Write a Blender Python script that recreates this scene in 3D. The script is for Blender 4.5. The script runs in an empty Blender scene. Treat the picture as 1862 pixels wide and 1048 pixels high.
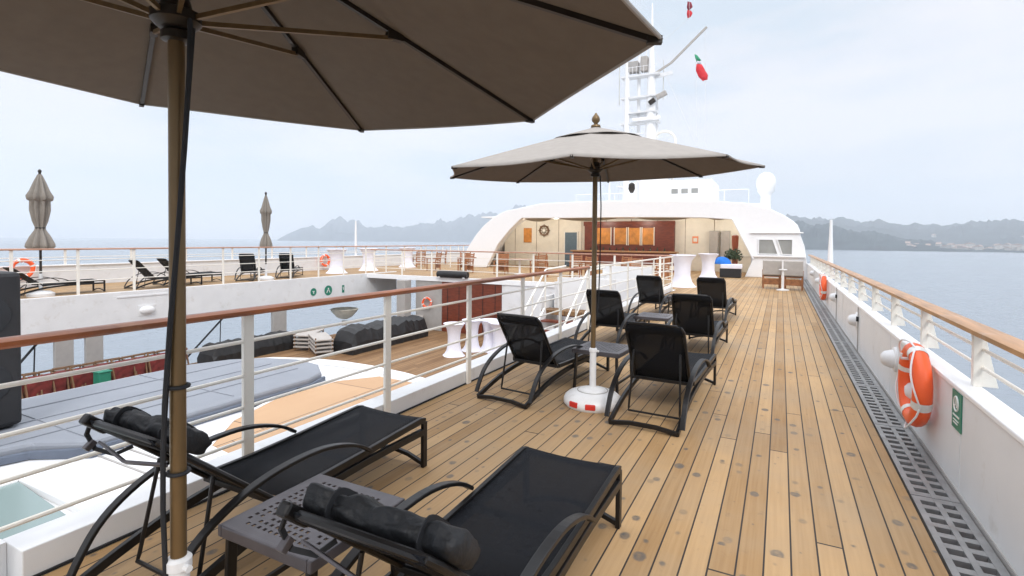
import bpy, math, random
from mathutils import Vector, Matrix
R=math.radians; random.seed(7)
S=bpy.context.scene; COL=S.collection
# ---------------------------------------------------------------- camera
YAW,PITCH,ROLL=R(27.24),R(1.2),R(0.5); HC=1.65; FPX=950.0
def axes():
    f=Vector((-math.sin(YAW)*math.cos(PITCH),math.cos(YAW)*math.cos(PITCH),-math.sin(PITCH)))
    r=Vector((math.cos(YAW),math.sin(YAW),0)); u=r.cross(f)
    c,s=math.cos(ROLL),math.sin(ROLL)
    return r*c+u*s, -r*s+u*c, f
AR,AU,AF=axes()
cam=bpy.data.objects.new('camera',bpy.data.cameras.new('camera')); COL.objects.link(cam); S.camera=cam
m=Matrix((AR,AU,-AF)).transposed().to_4x4(); m.translation=Vector((0,0,HC)); cam.matrix_world=m
cam.data.sensor_width=36; cam.data.lens=36*FPX/1862; cam.data.shift_x=0.0002; cam.data.shift_y=-0.03618
cam.data.clip_start=0.05; cam.data.clip_end=60000
# ---------------------------------------------------------------- world, sun
w=bpy.data.worlds.new('World'); S.world=w; w.use_nodes=True
nt=w.node_tree; nt.nodes.clear(); N=nt.nodes.new; L=nt.links.new
out=N('ShaderNodeOutputWorld'); bg=N('ShaderNodeBackground'); L(bg.outputs[0],out.inputs[0])
sky=N('ShaderNodeTexSky'); sky.sky_type='NISHITA'; sky.sun_disc=False; sky.sun_elevation=R(40); sky.sun_rotation=R(145)
tc=N('ShaderNodeTexCoord'); sep=N('ShaderNodeSeparateXYZ'); L(tc.outputs['Generated'],sep.inputs[0])
mp=N('ShaderNodeMapping'); mp.inputs['Scale'].default_value=(1,1,3.8); L(tc.outputs['Generated'],mp.inputs[0])
nz=N('ShaderNodeTexNoise'); nz.inputs['Scale'].default_value=2.4; nz.inputs['Detail'].default_value=6; nz.inputs['Roughness'].default_value=.5; L(mp.outputs[0],nz.inputs[0])
cr=N('ShaderNodeValToRGB'); L(nz.outputs[0],cr.inputs[0])
cr.color_ramp.elements[0].position=.36; cr.color_ramp.elements[0].color=(.69,.78,.86,1)
cr.color_ramp.elements[1].position=.58; cr.color_ramp.elements[1].color=(.965,.94,.965,1)
e=cr.color_ramp.elements.new(.47); e.color=(.84,.86,.905,1)
# the overcast layer gets brighter towards the zenith
mr=N('ShaderNodeMapRange'); mr.inputs[1].default_value=.42; mr.inputs[2].default_value=.95; mr.inputs[3].default_value=1.0; mr.inputs[4].default_value=3.3; L(sep.outputs[2],mr.inputs[0])
hz=N('ShaderNodeMapRange'); hz.inputs[1].default_value=-.02; hz.inputs[2].default_value=.14; hz.inputs[3].default_value=.98; hz.inputs[4].default_value=1.0; L(sep.outputs[2],hz.inputs[0])
m1=N('ShaderNodeVectorMath'); m1.operation='SCALE'; L(cr.outputs[0],m1.inputs[0]); L(mr.outputs[0],m1.inputs['Scale'])
m3=N('ShaderNodeVectorMath'); m3.operation='SCALE'; L(m1.outputs[0],m3.inputs[0]); L(hz.outputs[0],m3.inputs['Scale'])
m2=N('ShaderNodeVectorMath'); m2.operation='SCALE'; m2.inputs['Scale'].default_value=.02; L(sky.outputs[0],m2.inputs[0])
ad=N('ShaderNodeVectorMath'); ad.operation='ADD'; L(m3.outputs[0],ad.inputs[0]); L(m2.outputs[0],ad.inputs[1])
L(ad.outputs[0],bg.inputs[0]); bg.inputs[1].default_value=1.0
sl=bpy.data.lights.new('sun','SUN'); sl.energy=1.8; sl.angle=R(16); sl.color=(1,.965,.92)
so=bpy.data.objects.new('sun',sl); COL.objects.link(so); so.rotation_euler=(R(50),0,R(35))
S.view_settings.view_transform='Standard'; S.view_settings.look='None'; S.view_settings.exposure=-0.15; S.view_settings.gamma=1
S.cycles.transparent_max_bounces=16; S.cycles.max_bounces=8; S.cycles.volume_bounces=2
# ---------------------------------------------------------------- helpers
class MB:
    def __init__(s): s.v=[]; s.f=[]
    def add(s,v,f):
        b=len(s.v); s.v+= [tuple(p) for p in v]; s.f+=[tuple(i+b for i in q) for q in f]; return s
    def box(s,c,d,rz=0,rx=0,ry=0):
        M=Matrix.Rotation(rz,3,'Z')@Matrix.Rotation(ry,3,'Y')@Matrix.Rotation(rx,3,'X'); c=Vector(c)
        P=[c+M@Vector((x*d[0]/2,y*d[1]/2,z*d[2]/2)) for x in(-1,1) for y in(-1,1) for z in(-1,1)]
        return s.add(P,[(0,1,3,2),(4,6,7,5),(0,4,5,1),(2,3,7,6),(0,2,6,4),(1,5,7,3)])
    def bx(s,x0,x1,y0,y1,z0,z1): return s.box(((x0+x1)/2,(y0+y1)/2,(z0+z1)/2),(abs(x1-x0),abs(y1-y0),abs(z1-z0)))
    def sweep(s,pts,w,h=None,seg=8,up=(0,0,1),closed=False,rad=None):
        """tube (h None) or rectangular bar along a polyline"""
        pts=[Vector(p) for p in pts]; n=len(pts); prof=[]
        if h is None: prof=[(math.cos(2*math.pi*k/seg),math.sin(2*math.pi*k/seg)) for k in range(seg)]
        else: prof=[(-w/2,-h/2),(w/2,-h/2),(w/2,h/2),(-w/2,h/2)]
        V=[];F=[];k=len(prof)
        for i,p in enumerate(pts):
            if closed: t=(pts[(i+1)%n]-pts[i-1])
            else: t=(pts[min(i+1,n-1)]-pts[max(i-1,0)])
            t.normalize(); u=Vector(up)
            if abs(t.dot(u))>.97: u=Vector((1,0,0)) if abs(t.x)<.9 else Vector((0,1,0))
            a=t.cross(u).normalized(); b=a.cross(t).normalized()
            sc=1.0
            if h is None: sc=(rad[i] if rad else w)
            elif 0<i<n-1 or closed:
                d0=(pts[i]-pts[i-1]).normalized(); sc=1/max(.5,abs(d0.dot(t)))
            for (x,y) in prof: V.append(p+a*x*(sc if h is None else 1)+b*y*sc)
        for i in range(n if closed else n-1):
            j=(i+1)%n
            for q in range(k): F.append((i*k+q,i*k+(q+1)%k,j*k+(q+1)%k,j*k+q))
        if not closed: F.append(tuple(range(k))[::-1]); F.append(tuple((n-1)*k+q for q in range(k)))
        return s.add(V,F)
    def lathe(s,prof,c=(0,0,0),seg=20,M=None,star=0,ns=8):
        c=Vector(c); V=[];F=[];n=len(prof)
        for (r,z) in prof:
            for k in range(seg):
                a=2*math.pi*k/seg; rr=r*(1+star*math.cos(ns*a))
                p=Vector((rr*math.cos(a),rr*math.sin(a),z)); V.append(c+(M@p if M else p))
        for i in range(n-1):
            for k in range(seg): F.append((i*seg+k,i*seg+(k+1)%seg,(i+1)*seg+(k+1)%seg,(i+1)*seg+k))
        if prof[0][0]>1e-4: F.append(tuple(range(seg))[::-1])
        if prof[-1][0]>1e-4: F.append(tuple((n-1)*seg+k for k in range(seg)))
        return s.add(V,F)
    def prism(s,poly,a,b,axis='Z'):
        n=len(poly)
        def P(p,t): return {'Z':(p[0],p[1],t),'X':(t,p[0],p[1]),'Y':(p[0],t,p[1])}[axis]
        V=[P(p,a) for p in poly]+[P(p,b) for p in poly]
        F=[tuple(range(n)),tuple(range(n,2*n))[::-1]]+[(i,i+n,(i+1)%n+n,(i+1)%n) for i in range(n)]
        return s.add(V,F)
    def torus(s,c,Rm,r,axis='X',a0=0,a1=360,seg=40,sec=14):
        V=[];F=[];c=Vector(c); full=(a1-a0)>=360; n=seg if full else seg+1
        for i in range(n):
            a=R(a0+(a1-a0)*i/seg)
            for k in range(sec):
                b=2*math.pi*k/sec; q=Rm+r*math.cos(b); h=r*math.sin(b)
                p={'X':(h,q*math.cos(a),q*math.sin(a)),'Z':(q*math.cos(a),q*math.sin(a),h),'Y':(q*math.cos(a),h,q*math.sin(a))}[axis]
                V.append(c+Vector(p))
        for i in range(seg):
            j=(i+1)%n
            for k in range(sec): F.append((i*sec+k,j*sec+k,j*sec+(k+1)%sec,i*sec+(k+1)%sec))
        return s.add(V,F)
    def build(s,name,mat,parent=None,smooth=False,bevel=0,solid=0,loc=None):
        me=bpy.data.meshes.new(name); me.from_pydata(s.v,[],s.f); me.validate(); me.update()
        import bmesh
        bm=bmesh.new(); bm.from_mesh(me); bmesh.ops.recalc_face_normals(bm,faces=bm.faces); bm.to_mesh(me); bm.free()
        me.materials.append(mat)
        o=bpy.data.objects.new(name,me); COL.objects.link(o)
        if parent: o.parent=parent
        if loc: o.location=loc
        if smooth:
            me.polygons.foreach_set('use_smooth',[True]*len(me.polygons))
            me.set_sharp_from_angle(angle=R(40 if smooth is True else 89))
        if solid:
            q=o.modifiers.new('thick','SOLIDIFY'); q.thickness=solid; q.offset=0
        if bevel:
            q=o.modifiers.new('edge','BEVEL'); q.width=bevel; q.segments=2; q.limit_method='ANGLE'; q.angle_limit=R(35)
        return o
def curve(P,k=4):
    P=[Vector(p) for p in P]; out=[]
    for i in range(len(P)-1):
        a,b,c,d=P[max(i-1,0)],P[i],P[i+1],P[min(i+2,len(P)-1)]
        for q in range(k):
            t=q/k; out.append(.5*((2*b)+(c-a)*t+(2*a-5*b+4*c-d)*t*t+(3*b-a-3*c+d)*t**3))
    return out+[P[-1]]
def tag(o,label=None,cat=None,group=None,kind=None):
    if label: o['label']=label
    if cat: o['category']=cat
    if group: o['group']=group
    if kind: o['kind']=kind
    return o
def thing(name,label,cat,loc=(0,0,0),rz=0,group=None):
    o=bpy.data.objects.new(name,None); COL.objects.link(o); o.location=loc; o.rotation_euler=(0,0,rz); o.empty_display_size=.1
    return tag(o,label,cat,group)
def dup(root,label,loc,rz=0,group=None):
    def cp(o,par):
        c=o.copy(); COL.objects.link(c); c.parent=par
        for ch in o.children: cp(ch,c)
        return c
    c=cp(root,None); c.location=loc; c.rotation_euler=(0,0,rz); tag(c,label,None,group); return c
# ---------------------------------------------------------------- materials
def mat(name,col,rough=.5,metal=0,var=.08,vs=6,bump=0,bs=60,spec=.5,alpha=1,coat=0,stretch=None,dirt=None,trans=0,col2=None):
    M=bpy.data.materials.new(name); M.use_nodes=True; t=M.node_tree; b=t.nodes['Principled BSDF']
    b.inputs['Roughness'].default_value=rough; b.inputs['Metallic'].default_value=metal; b.inputs['Specular IOR Level'].default_value=spec
    b.inputs['Coat Weight'].default_value=coat; b.inputs['Alpha'].default_value=alpha
    if trans: b.inputs['Transmission Weight'].default_value=trans
    tc=t.nodes.new('ShaderNodeTexCoord'); mp=t.nodes.new('ShaderNodeMapping'); t.links.new(tc.outputs['Object'],mp.inputs[0])
    if stretch: mp.inputs['Scale'].default_value=stretch
    nz=t.nodes.new('ShaderNodeTexNoise'); nz.inputs['Scale'].default_value=vs; nz.inputs['Detail'].default_value=5; t.links.new(mp.outputs[0],nz.inputs[0])
    r=t.nodes.new('ShaderNodeValToRGB'); t.links.new(nz.outputs[0],r.inputs[0])
    r.color_ramp.elements[0].position=.3; r.color_ramp.elements[1].position=.7
    lo=col2 if col2 else tuple(c*(1-var) for c in col); hi=tuple(min(1,c*(1+var)) for c in col)
    r.color_ramp.elements[0].color=(*lo,1); r.color_ramp.elements[1].color=(*hi,1)
    src=r.outputs[0]
    if dirt:
        n2=t.nodes.new('ShaderNodeTexNoise'); n2.inputs['Scale'].default_value=dirt[1]; n2.inputs['Detail'].default_value=8; n2.inputs['Roughness'].default_value=.7; t.links.new(tc.outputs['Object'],n2.inputs[0])
        r2=t.nodes.new('ShaderNodeValToRGB'); r2.color_ramp.elements[0].position=.56; r2.color_ramp.elements[1].position=.75; t.links.new(n2.outputs[0],r2.inputs[0])
        r2.color_ramp.elements[1].color=(dirt[2],)*3+(1,)
        mx=t.nodes.new('ShaderNodeMix'); mx.data_type='RGBA'; t.links.new(r2.outputs[0],mx.inputs[0]); t.links.new(src,mx.inputs[6]); mx.inputs[7].default_value=(*dirt[0],1); src=mx.outputs[2]
    t.links.new(src,b.inputs['Base Color'])
    if bump:
        n3=t.nodes.new('ShaderNodeTexNoise'); n3.inputs['Scale'].default_value=bs; n3.inputs['Detail'].default_value=4; t.links.new(mp.outputs[0],n3.inputs[0])
        bp=t.nodes.new('ShaderNodeBump'); bp.inputs['Strength'].default_value=bump; bp.inputs['Distance'].default_value=.01; t.links.new(n3.outputs[0],bp.inputs['Height']); t.links.new(bp.outputs[0],b.inputs['Normal'])
    return M
def deckmat(name,pitch,seam,c_lo,c_hi,off=0,knots=True,axis=0,buttlen=6.2):
    """planks running along Y, with caulked seams, butt joints, grain and dark bungs"""
    M=bpy.data.materials.new(name); M.use_nodes=True; t=M.node_tree; b=t.nodes['Principled BSDF']; n=t.nodes.new; l=t.links.new
    def math_(op,a,b_=None,c=None):
        q=n('ShaderNodeMath'); q.operation=op
        for i,v in enumerate((a,b_,c)):
            if v is None: continue
            if isinstance(v,(int,float)): q.inputs[i].default_value=v
            else: l(v,q.inputs[i])
        return q.outputs[0]
    tc=n('ShaderNodeTexCoord'); sp=n('ShaderNodeSeparateXYZ'); l(tc.outputs['Object'],sp.inputs[0])
    X,Y=(sp.outputs[0],sp.outputs[1]) if axis==0 else (sp.outputs[1],sp.outputs[0])
    u=math_('DIVIDE',math_('ADD',X,off),pitch); idx=math_('FLOOR',u); fr=math_('FRACT',u)
    d=math_('ABSOLUTE',math_('SUBTRACT',fr,.5)); line=math_('GREATER_THAN',d,.5-seam/pitch/2)
    wn=n('ShaderNodeTexWhiteNoise'); wn.noise_dimensions='1D'; l(idx,wn.inputs['W']); rnd=wn.outputs[0]
    v=math_('ADD',math_('DIVIDE',Y,buttlen),math_('MULTIPLY',rnd,7.31)); vf=math_('FRACT',v); vi=math_('FLOOR',v)
    butt=math_('LESS_THAN',vf,.0062/buttlen*2)
    w2=n('ShaderNodeTexWhiteNoise'); w2.noise_dimensions='2D'; cb=n('ShaderNodeCombineXYZ'); l(idx,cb.inputs[0]); l(vi,cb.inputs[1]); l(cb.outputs[0],w2.inputs['Vector'])
    mp=n('ShaderNodeMapping'); mp.inputs['Scale'].default_value=(55,1.6,1) if axis==0 else (1.6,55,1); l(tc.outputs['Object'],mp.inputs[0])
    g=n('ShaderNodeTexNoise'); g.inputs['Scale'].default_value=1; g.inputs['Detail'].default_value=5; l(mp.outputs[0],g.inputs[0])
    big=n('ShaderNodeTexNoise'); big.inputs['Scale'].default_value=1.1; big.inputs['Detail'].default_value=4; l(tc.outputs['Object'],big.inputs[0])
    f=math_('ADD',math_('MULTIPLY',w2.outputs[0],.55),math_('MULTIPLY',g.outputs[0],.55)); f=math_('ADD',f,math_('MULTIPLY',math_('SUBTRACT',big.outputs[0],.5),.5))
    r=n('ShaderNodeValToRGB'); l(f,r.inputs[0]); r.color_ramp.elements[0].position=.2; r.color_ramp.elements[1].position=.85
    r.color_ramp.elements[0].color=(*c_lo,1); r.color_ramp.elements[1].color=(*c_hi,1)
    col=r.outputs[0]
    def mix(fac,a,c,blend='MIX'):
        q=n('ShaderNodeMix'); q.data_type='RGBA'; q.blend_type=blend
        l(fac,q.inputs[0]) if not isinstance(fac,(int,float)) else setattr(q.inputs[0],'default_value',fac)
        l(a,q.inputs[6]); q.inputs[7].default_value=(*c,1); return q.outputs[2]
    if knots:
        # water marks and worn knots on the planks: soft-edged rings and spots, irregular
        for (sc,seed,th,amt,cc) in ((1.0,0,.034,.95,(.11,.10,.09)),(1.0,5.3,.026,.7,(.2,.15,.10))):
            kv=math_('ADD',math_('MULTIPLY',Y,2.3),math_('MULTIPLY',rnd,13.7+seed)); kf=math_('SUBTRACT',math_('FRACT',kv),.5); ki=math_('FLOOR',kv)
            w3=n('ShaderNodeTexWhiteNoise'); w3.noise_dimensions='3D'; c3=n('ShaderNodeCombineXYZ'); l(idx,c3.inputs[0]); l(ki,c3.inputs[1]); c3.inputs[2].default_value=seed; l(c3.outputs[0],w3.inputs['Vector'])
            s3=n('ShaderNodeSeparateColor'); l(w3.outputs['Color'],s3.inputs[0])
            kx=math_('ADD',math_('MULTIPLY',math_('SUBTRACT',fr,.5),pitch),math_('MULTIPLY',math_('SUBTRACT',s3.outputs[0],.5),pitch*.45))
            ky=math_('SUBTRACT',math_('DIVIDE',kf,2.3),math_('MULTIPLY',math_('SUBTRACT',s3.outputs[1],.5),.42))
            dn=n('ShaderNodeTexNoise'); dn.inputs['Scale'].default_value=28; dn.inputs['Detail'].default_value=3; l(tc.outputs['Object'],dn.inputs[0])
            dd=math_('SQRT',math_('ADD',math_('POWER',kx,2),math_('POWER',math_('MULTIPLY',ky,.75),2)))
            dd=math_('ADD',dd,math_('MULTIPLY',math_('SUBTRACT',dn.outputs[0],.5),.024))
            rad=math_('MULTIPLY',math_('POWER',s3.outputs[2],1.6),th); k=n('ShaderNodeMapRange'); k.interpolation_type='SMOOTHSTEP'
            l(math_('SUBTRACT',dd,rad),k.inputs[0]); k.inputs[1].default_value=-.006; k.inputs[2].default_value=.010; k.inputs[3].default_value=amt; k.inputs[4].default_value=0
            on=math_('GREATER_THAN',s3.outputs[0],.42); fac=math_('MULTIPLY',k.outputs[0],on)
            fac=math_('MULTIPLY',fac,math_('MULTIPLY_ADD',dn.outputs[0],1.4,.15))
            col=mix(fac,col,cc)
    if knots:
        gy=n('ShaderNodeTexNoise'); gy.inputs['Scale'].default_value=.75; gy.inputs['Detail'].default_value=7; gy.inputs['Roughness'].default_value=.62; l(tc.outputs['Object'],gy.inputs[0])
        gm=n('ShaderNodeMapRange'); l(gy.outputs[0],gm.inputs[0]); gm.inputs[1].default_value=.42; gm.inputs[2].default_value=.72; gm.inputs[3].default_value=0; gm.inputs[4].default_value=.6
        col=mix(gm.outputs[0],col,(.34,.265,.18))
        st=n('ShaderNodeTexNoise'); st.inputs['Scale'].default_value=9; st.inputs['Detail'].default_value=6; st.inputs['Roughness'].default_value=.75; l(tc.outputs['Object'],st.inputs[0])
        sm=n('ShaderNodeMapRange'); l(st.outputs[0],sm.inputs[0]); sm.inputs[1].default_value=.60; sm.inputs[2].default_value=.74; sm.inputs[3].default_value=0; sm.inputs[4].default_value=.5
        col=mix(sm.outputs[0],col,(.17,.125,.085))
    col=mix(line,col,(.035,.028,.024)); col=mix(butt,col,(.04,.032,.028)); l(col,b.inputs['Base Color'])
    b.inputs['Roughness'].default_value=.62; b.inputs['Specular IOR Level'].default_value=.3
    bp=n('ShaderNodeBump'); bp.inputs['Strength'].default_value=.5; bp.inputs['Distance'].default_value=.004
    hgt=math_('SUBTRACT',math_('MULTIPLY',g.outputs[0],.35),math_('MAXIMUM',line,butt)); l(hgt,bp.inputs['Height']); l(bp.outputs[0],b.inputs['Normal'])
    return M
WHITE=mat('white_paint',(.8,.8,.8),.35,var=.03,vs=3,bump=.05,bs=20,dirt=((.55,.52,.47),1.3,.35))
WHITE2=mat('white_paint_weathered',(.74,.745,.75),.42,var=.04,vs=2.5,bump=.35,bs=2.6,dirt=((.46,.41,.34),3.5,.5))
CREAMW=mat('cream_white_paint',(.82,.79,.72),.35,var=.03,dirt=((.5,.42,.33),6,.35))
CLEANW=mat('bright_white_paint',(.86,.86,.86),.4,var=.015)
CREAM=mat('cream_panel',(.80,.75,.64),.5,var=.05,vs=3)
VARN=mat('varnished_mahogany',(.29,.085,.022),.42,var=.35,vs=3,stretch=(8,.8,8),coat=.08,dirt=((.5,.24,.1),4,.5))
VARN2=mat('weathered_teak_rail',(.42,.22,.09),.4,var=.25,vs=3,stretch=(8,.8,8),coat=.1,dirt=((.5,.45,.42),3,.7))
VARNFAR=mat('faded_teak_rail',(.45,.24,.16),.45,var=.2,vs=2,stretch=(8,.8,8))
TEAKF=mat('teak_furniture',(.32,.13,.05),.5,var=.3,vs=9)
REDWOOD=mat('dark_red_wood',(.16,.035,.015),.4,var=.3,vs=4,stretch=(1,1,5))
AMBER=mat('amber_wood',(.55,.22,.04),.35,var=.25,vs=4)
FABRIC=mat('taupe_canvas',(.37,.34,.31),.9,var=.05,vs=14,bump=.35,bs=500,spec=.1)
SHADED_LINING=mat('brown_shaded_lining',(.175,.145,.118),.9,var=.05,vs=14,bump=.3,bs=500,spec=.1)  # brown underside, with the shade below the canopy put into its colour
FABRIC2=mat('taupe_canvas_faded',(.27,.245,.215),.9,var=.06,vs=14,bump=.25,bs=300,spec=.1)
BRONZE=mat('bronze_aluminium',(.17,.11,.05),.38,.5,var=.15,vs=20,stretch=(1,1,.2))
DKMET=mat('dark_bronze_metal',(.035,.028,.022),.4,.5,var=.2)
FRAME=mat('charcoal_frame',(.010,.009,.009),.38,.3,var=.25,vs=9,spec=.6)
SLING=mat('black_mesh_sling',(.005,.0065,.010),.7,var=.2,vs=30,bump=.3,bs=700,spec=.22,alpha=.86)
PILLOW=mat('black_vinyl_bolster',(.006,.007,.009),.6,var=.35,vs=12,bump=.6,bs=40)
TABLE=mat('grey_brown_metal',(.10,.092,.10),.36,.35,var=.12,vs=14)
PLASTW=mat('white_plastic',(.78,.78,.78),.35,var=.03,dirt=((.5,.48,.45),9,.45))
REDP=mat('red_plastic',(.6,.03,.02),.35)
CORD=mat('black_cord',(.012,.013,.016),.7)
ORANGE=mat('orange_lifebuoy',(.95,.13,.03),.42,var=.07,vs=5)
TAPE=mat('reflective_white_tape',(.78,.78,.75),.3)
GREEN=mat('green_sign',(.015,.2,.13),.45,var=.05)
STEEL=mat('galvanised_grating',(.33,.33,.33),.45,.5,var=.15,vs=8,bump=.15,dirt=((.22,.13,.08),5,.5))
RUST=mat('rusty_channel',(.09,.05,.035),.8,var=.5,vs=6)
GREY=mat('grey_pad_cover',(.245,.262,.295),.6,var=.06,vs=2,bump=.15,bs=5)
GREYD=mat('grey_column_paint',(.38,.36,.34),.5,var=.06)
TARP=mat('black_tarpaulin',(.012,.012,.013),.55,var=.4,vs=4,bump=.7,bs=7)
TAN=deckmat('tan_sunpad_boards',1.1,.012,(.45,.27,.15),(.54,.345,.20),knots=False,buttlen=1.9)
CLOTH=mat('white_stretch_cloth',(.78,.78,.86),.8,var=.03,bump=.2,bs=12)
GLASSG=mat('green_glass',(.24,.31,.30),.25,var=.03,vs=1,spec=.6)
GLASSD=mat('grey_window',(.30,.30,.28),.15,var=.15,vs=1.5)
BLACKP=mat('black_cabinet',(.012,.012,.014),.5,var=.2,vs=10)
REDC=mat('red_canvas',(.17,.025,.025),.7,var=.5,vs=7)
BROWNM=mat('brown_wood',(.18,.1,.05),.6,var=.3)
BLUE=mat('blue_towel',(.02,.17,.6),.9,var=.15)
LEAF=mat('leaf_green',(.05,.075,.035),.6,var=.4,vs=20)
ANT=mat('pale_grey_antenna',(.6,.6,.58),.5); FLAGR=mat('flag_red',(.7,.03,.04),.7); FLAGG=mat('flag_green',(.03,.3,.15),.7); FLAGD=mat('flag_dark_red',(.25,.02,.04),.7)
COVERG=mat('taupe_chair_cover',(.42,.39,.36),.85,var=.08,vs=6)
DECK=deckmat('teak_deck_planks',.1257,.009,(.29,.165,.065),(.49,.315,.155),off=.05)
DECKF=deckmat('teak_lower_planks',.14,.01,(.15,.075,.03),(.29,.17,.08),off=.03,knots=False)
def emit(name,col,s):
    M=bpy.data.materials.new(name); M.use_nodes=True; b=M.node_tree.nodes['Principled BSDF']; b.inputs['Emission Color'].default_value=(*col,1); b.inputs['Emission Strength'].default_value=s; return M
# ---------------------------------------------------------------- sea, hills
SEAZ=-14
M=bpy.data.materials.new('sea_water'); M.use_nodes=True; t=M.node_tree; b=t.nodes['Principled BSDF']
b.inputs['Base Color'].default_value=(.20,.235,.27,1); b.inputs['Roughness'].default_value=.22; b.inputs['IOR'].default_value=1.33
tc_=t.nodes.new('ShaderNodeTexCoord'); acc=None
for sc_,st in ((.35,.5),(.06,1.0),(.012,2.0)):
    n_=t.nodes.new('ShaderNodeTexNoise'); n_.inputs['Scale'].default_value=sc_; n_.inputs['Detail'].default_value=4; t.links.new(tc_.outputs['Object'],n_.inputs[0])
    bp_=t.nodes.new('ShaderNodeBump'); bp_.inputs['Strength'].default_value=.55; bp_.inputs['Distance'].default_value=st; t.links.new(n_.outputs[0],bp_.inputs['Height'])
    if acc: t.links.new(acc.outputs[0],bp_.inputs['Normal'])
    acc=bp_
t.links.new(acc.outputs[0],b.inputs['Normal'])
s=MB(); s.add([(6400*math.cos(k*math.pi/32),6400*math.sin(k*math.pi/32),SEAZ) for k in range(64)],[tuple(range(64))]); tag(s.build('sea',M),kind='structure')
def ray(px,py):
    return AF*FPX+AR*(px-930.67)-AU*(py-456.63)
HILL=mat('wooded_hill',(.032,.042,.042),.9,var=.5,vs=.02,dirt=((.12,.11,.09),.012,.4),spec=.05)
from mathutils import noise as mn
def ridge(name,prof,D,depth,seed,n=260,rough=.22,base=None):
    """a range of hills: crest heights follow prof (bearing -> height), real depth behind its shoreline"""
    x0,x1=prof[0][0],prof[-1][0]; V=[];F=[]; rows=14
    for i in range(n+1):
        px=x0+(x1-x0)*i/n
        for a,bb in zip(prof,prof[1:]):
            if a[0]<=px<=bb[0]:
                k=(px-a[0])/(bb[0]-a[0]); k=k*k*(3-2*k)*.5+k*.5; py=a[1]+(bb[1]-a[1])*k; break
        d=ray(px,py); h=Vector((d.x,d.y,0)).length; Dc=D+depth*.5
        top=HC+d.z/h*Dc-SEAZ; dirv=Vector((d.x/h,d.y/h,0))
        for j in range(rows+1):
            v=j/rows; q=D+depth*v; prof_h=math.sin(math.pi*min(1,v*1.0))**.75 if 0<v<1 else 0
            q+=(mn.noise(Vector((px*.02,seed,v)))*.12*depth if j==0 else 0)
            P=dirv*q; nn=mn.fractal(Vector((P.x/(D*.035),P.y/(D*.035),seed)),.8,2.2,5)
            fine=mn.noise(Vector((P.x/(D*.004),P.y/(D*.004),seed)))
            z=SEAZ-.5+max(0,top*prof_h*(1+rough*nn*(1.6 if j!=rows//2 else .5))+top*.05*fine*(prof_h>0))
            V.append((P.x,P.y,z))
    for i in range(n):
        for j in range(rows): F.append((i*(rows+1)+j,(i+1)*(rows+1)+j,(i+1)*(rows+1)+j+1,i*(rows+1)+j+1))
    o=MB().add(V,F).build(name,HILL,smooth=True); return tag(o,kind='structure')
ridge('hills',[(500,438.5),(512,432),(528,424),(545,418),(562,413),(580,417),(595,409),(606,401),(616,400),(630,406),(652,404),(662,411),(690,416),(705,412),(735,414),(775,410),(795,405),(812,408),(835,398),(850,395),(900,392),(960,385),(1040,395),(1150,400),(1300,405),(1400,420)],3300,1500,2.2)
ridge('hills',[(1250,430),(1330,410),(1400,405),(1450,408),(1500,412),(1560,420),(1600,428),(1660,436),(1720,443),(1770,448),(1862,450),(2000,452)],1350,700,5.1)
ridge('hills',[(1200,405),(1440,398),(1500,400),(1570,404),(1650,411),(1710,412),(1780,405),(1862,402),(1960,398),(2200,404),(2600,420)],2150,1500,8.3)
# shore town: small blocks of a far-off village
hb=MB().bx(-6,6,-5,5,0,8); hr=MB().prism([(-7,8),(7,8),(0,11.5)],-5.6,5.6,'Y')
hw=mat('house_render',(.45,.42,.38),.8,var=.1,vs=.2); hroof=mat('roof_tiles',(.34,.24,.19),.8)
src=thing('house','pale rendered house with tiled roof in the far shore town','house',(0,0,0),0,'houses of the town along the far shore')
hb.build('wall',hw,src); hr.build('roof',hroof,src)
rr=random.Random(3); first=True
for k in range(110):
    px=rr.choice([rr.uniform(1555,1880),rr.uniform(1640,1870)]); dist=rr.uniform(1420,1560) if k%3 else rr.uniform(2260,2500)
    d=ray(px,450); h=Vector((d.x,d.y,0)).length
    z=SEAZ+rr.uniform(0,8)+(0 if dist<1600 else rr.uniform(6,34)); sc=rr.uniform(.45,.9)
    if first: o=src; first=False; o.location=(d.x/h*dist,d.y/h*dist,z)
    else: o=dup(src,'pale rendered house with tiled roof in the far shore town',(d.x/h*dist,d.y/h*dist,z),rr.uniform(0,3),'houses of the town along the far shore')
    o.scale=(sc*rr.uniform(.8,2.2),sc,sc*rr.uniform(.7,1.4))
# haze
hzb=MB().lathe([(6500,-15.5),(6500,430)],seg=64); HM=bpy.data.materials.new('haze_air'); HM.use_nodes=True; t=HM.node_tree
t.nodes.remove(t.nodes['Principled BSDF']); pv=t.nodes.new('ShaderNodeVolumePrincipled'); pv.inputs['Color'].default_value=(.86,.91,.97,1); pv.inputs['Density'].default_value=.00034; pv.inputs['Anisotropy'].default_value=.2
t.links.new(pv.outputs[0],t.nodes['Material Output'].inputs['Volume'])
tag(hzb.build('haze',HM),kind='stuff')
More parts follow.
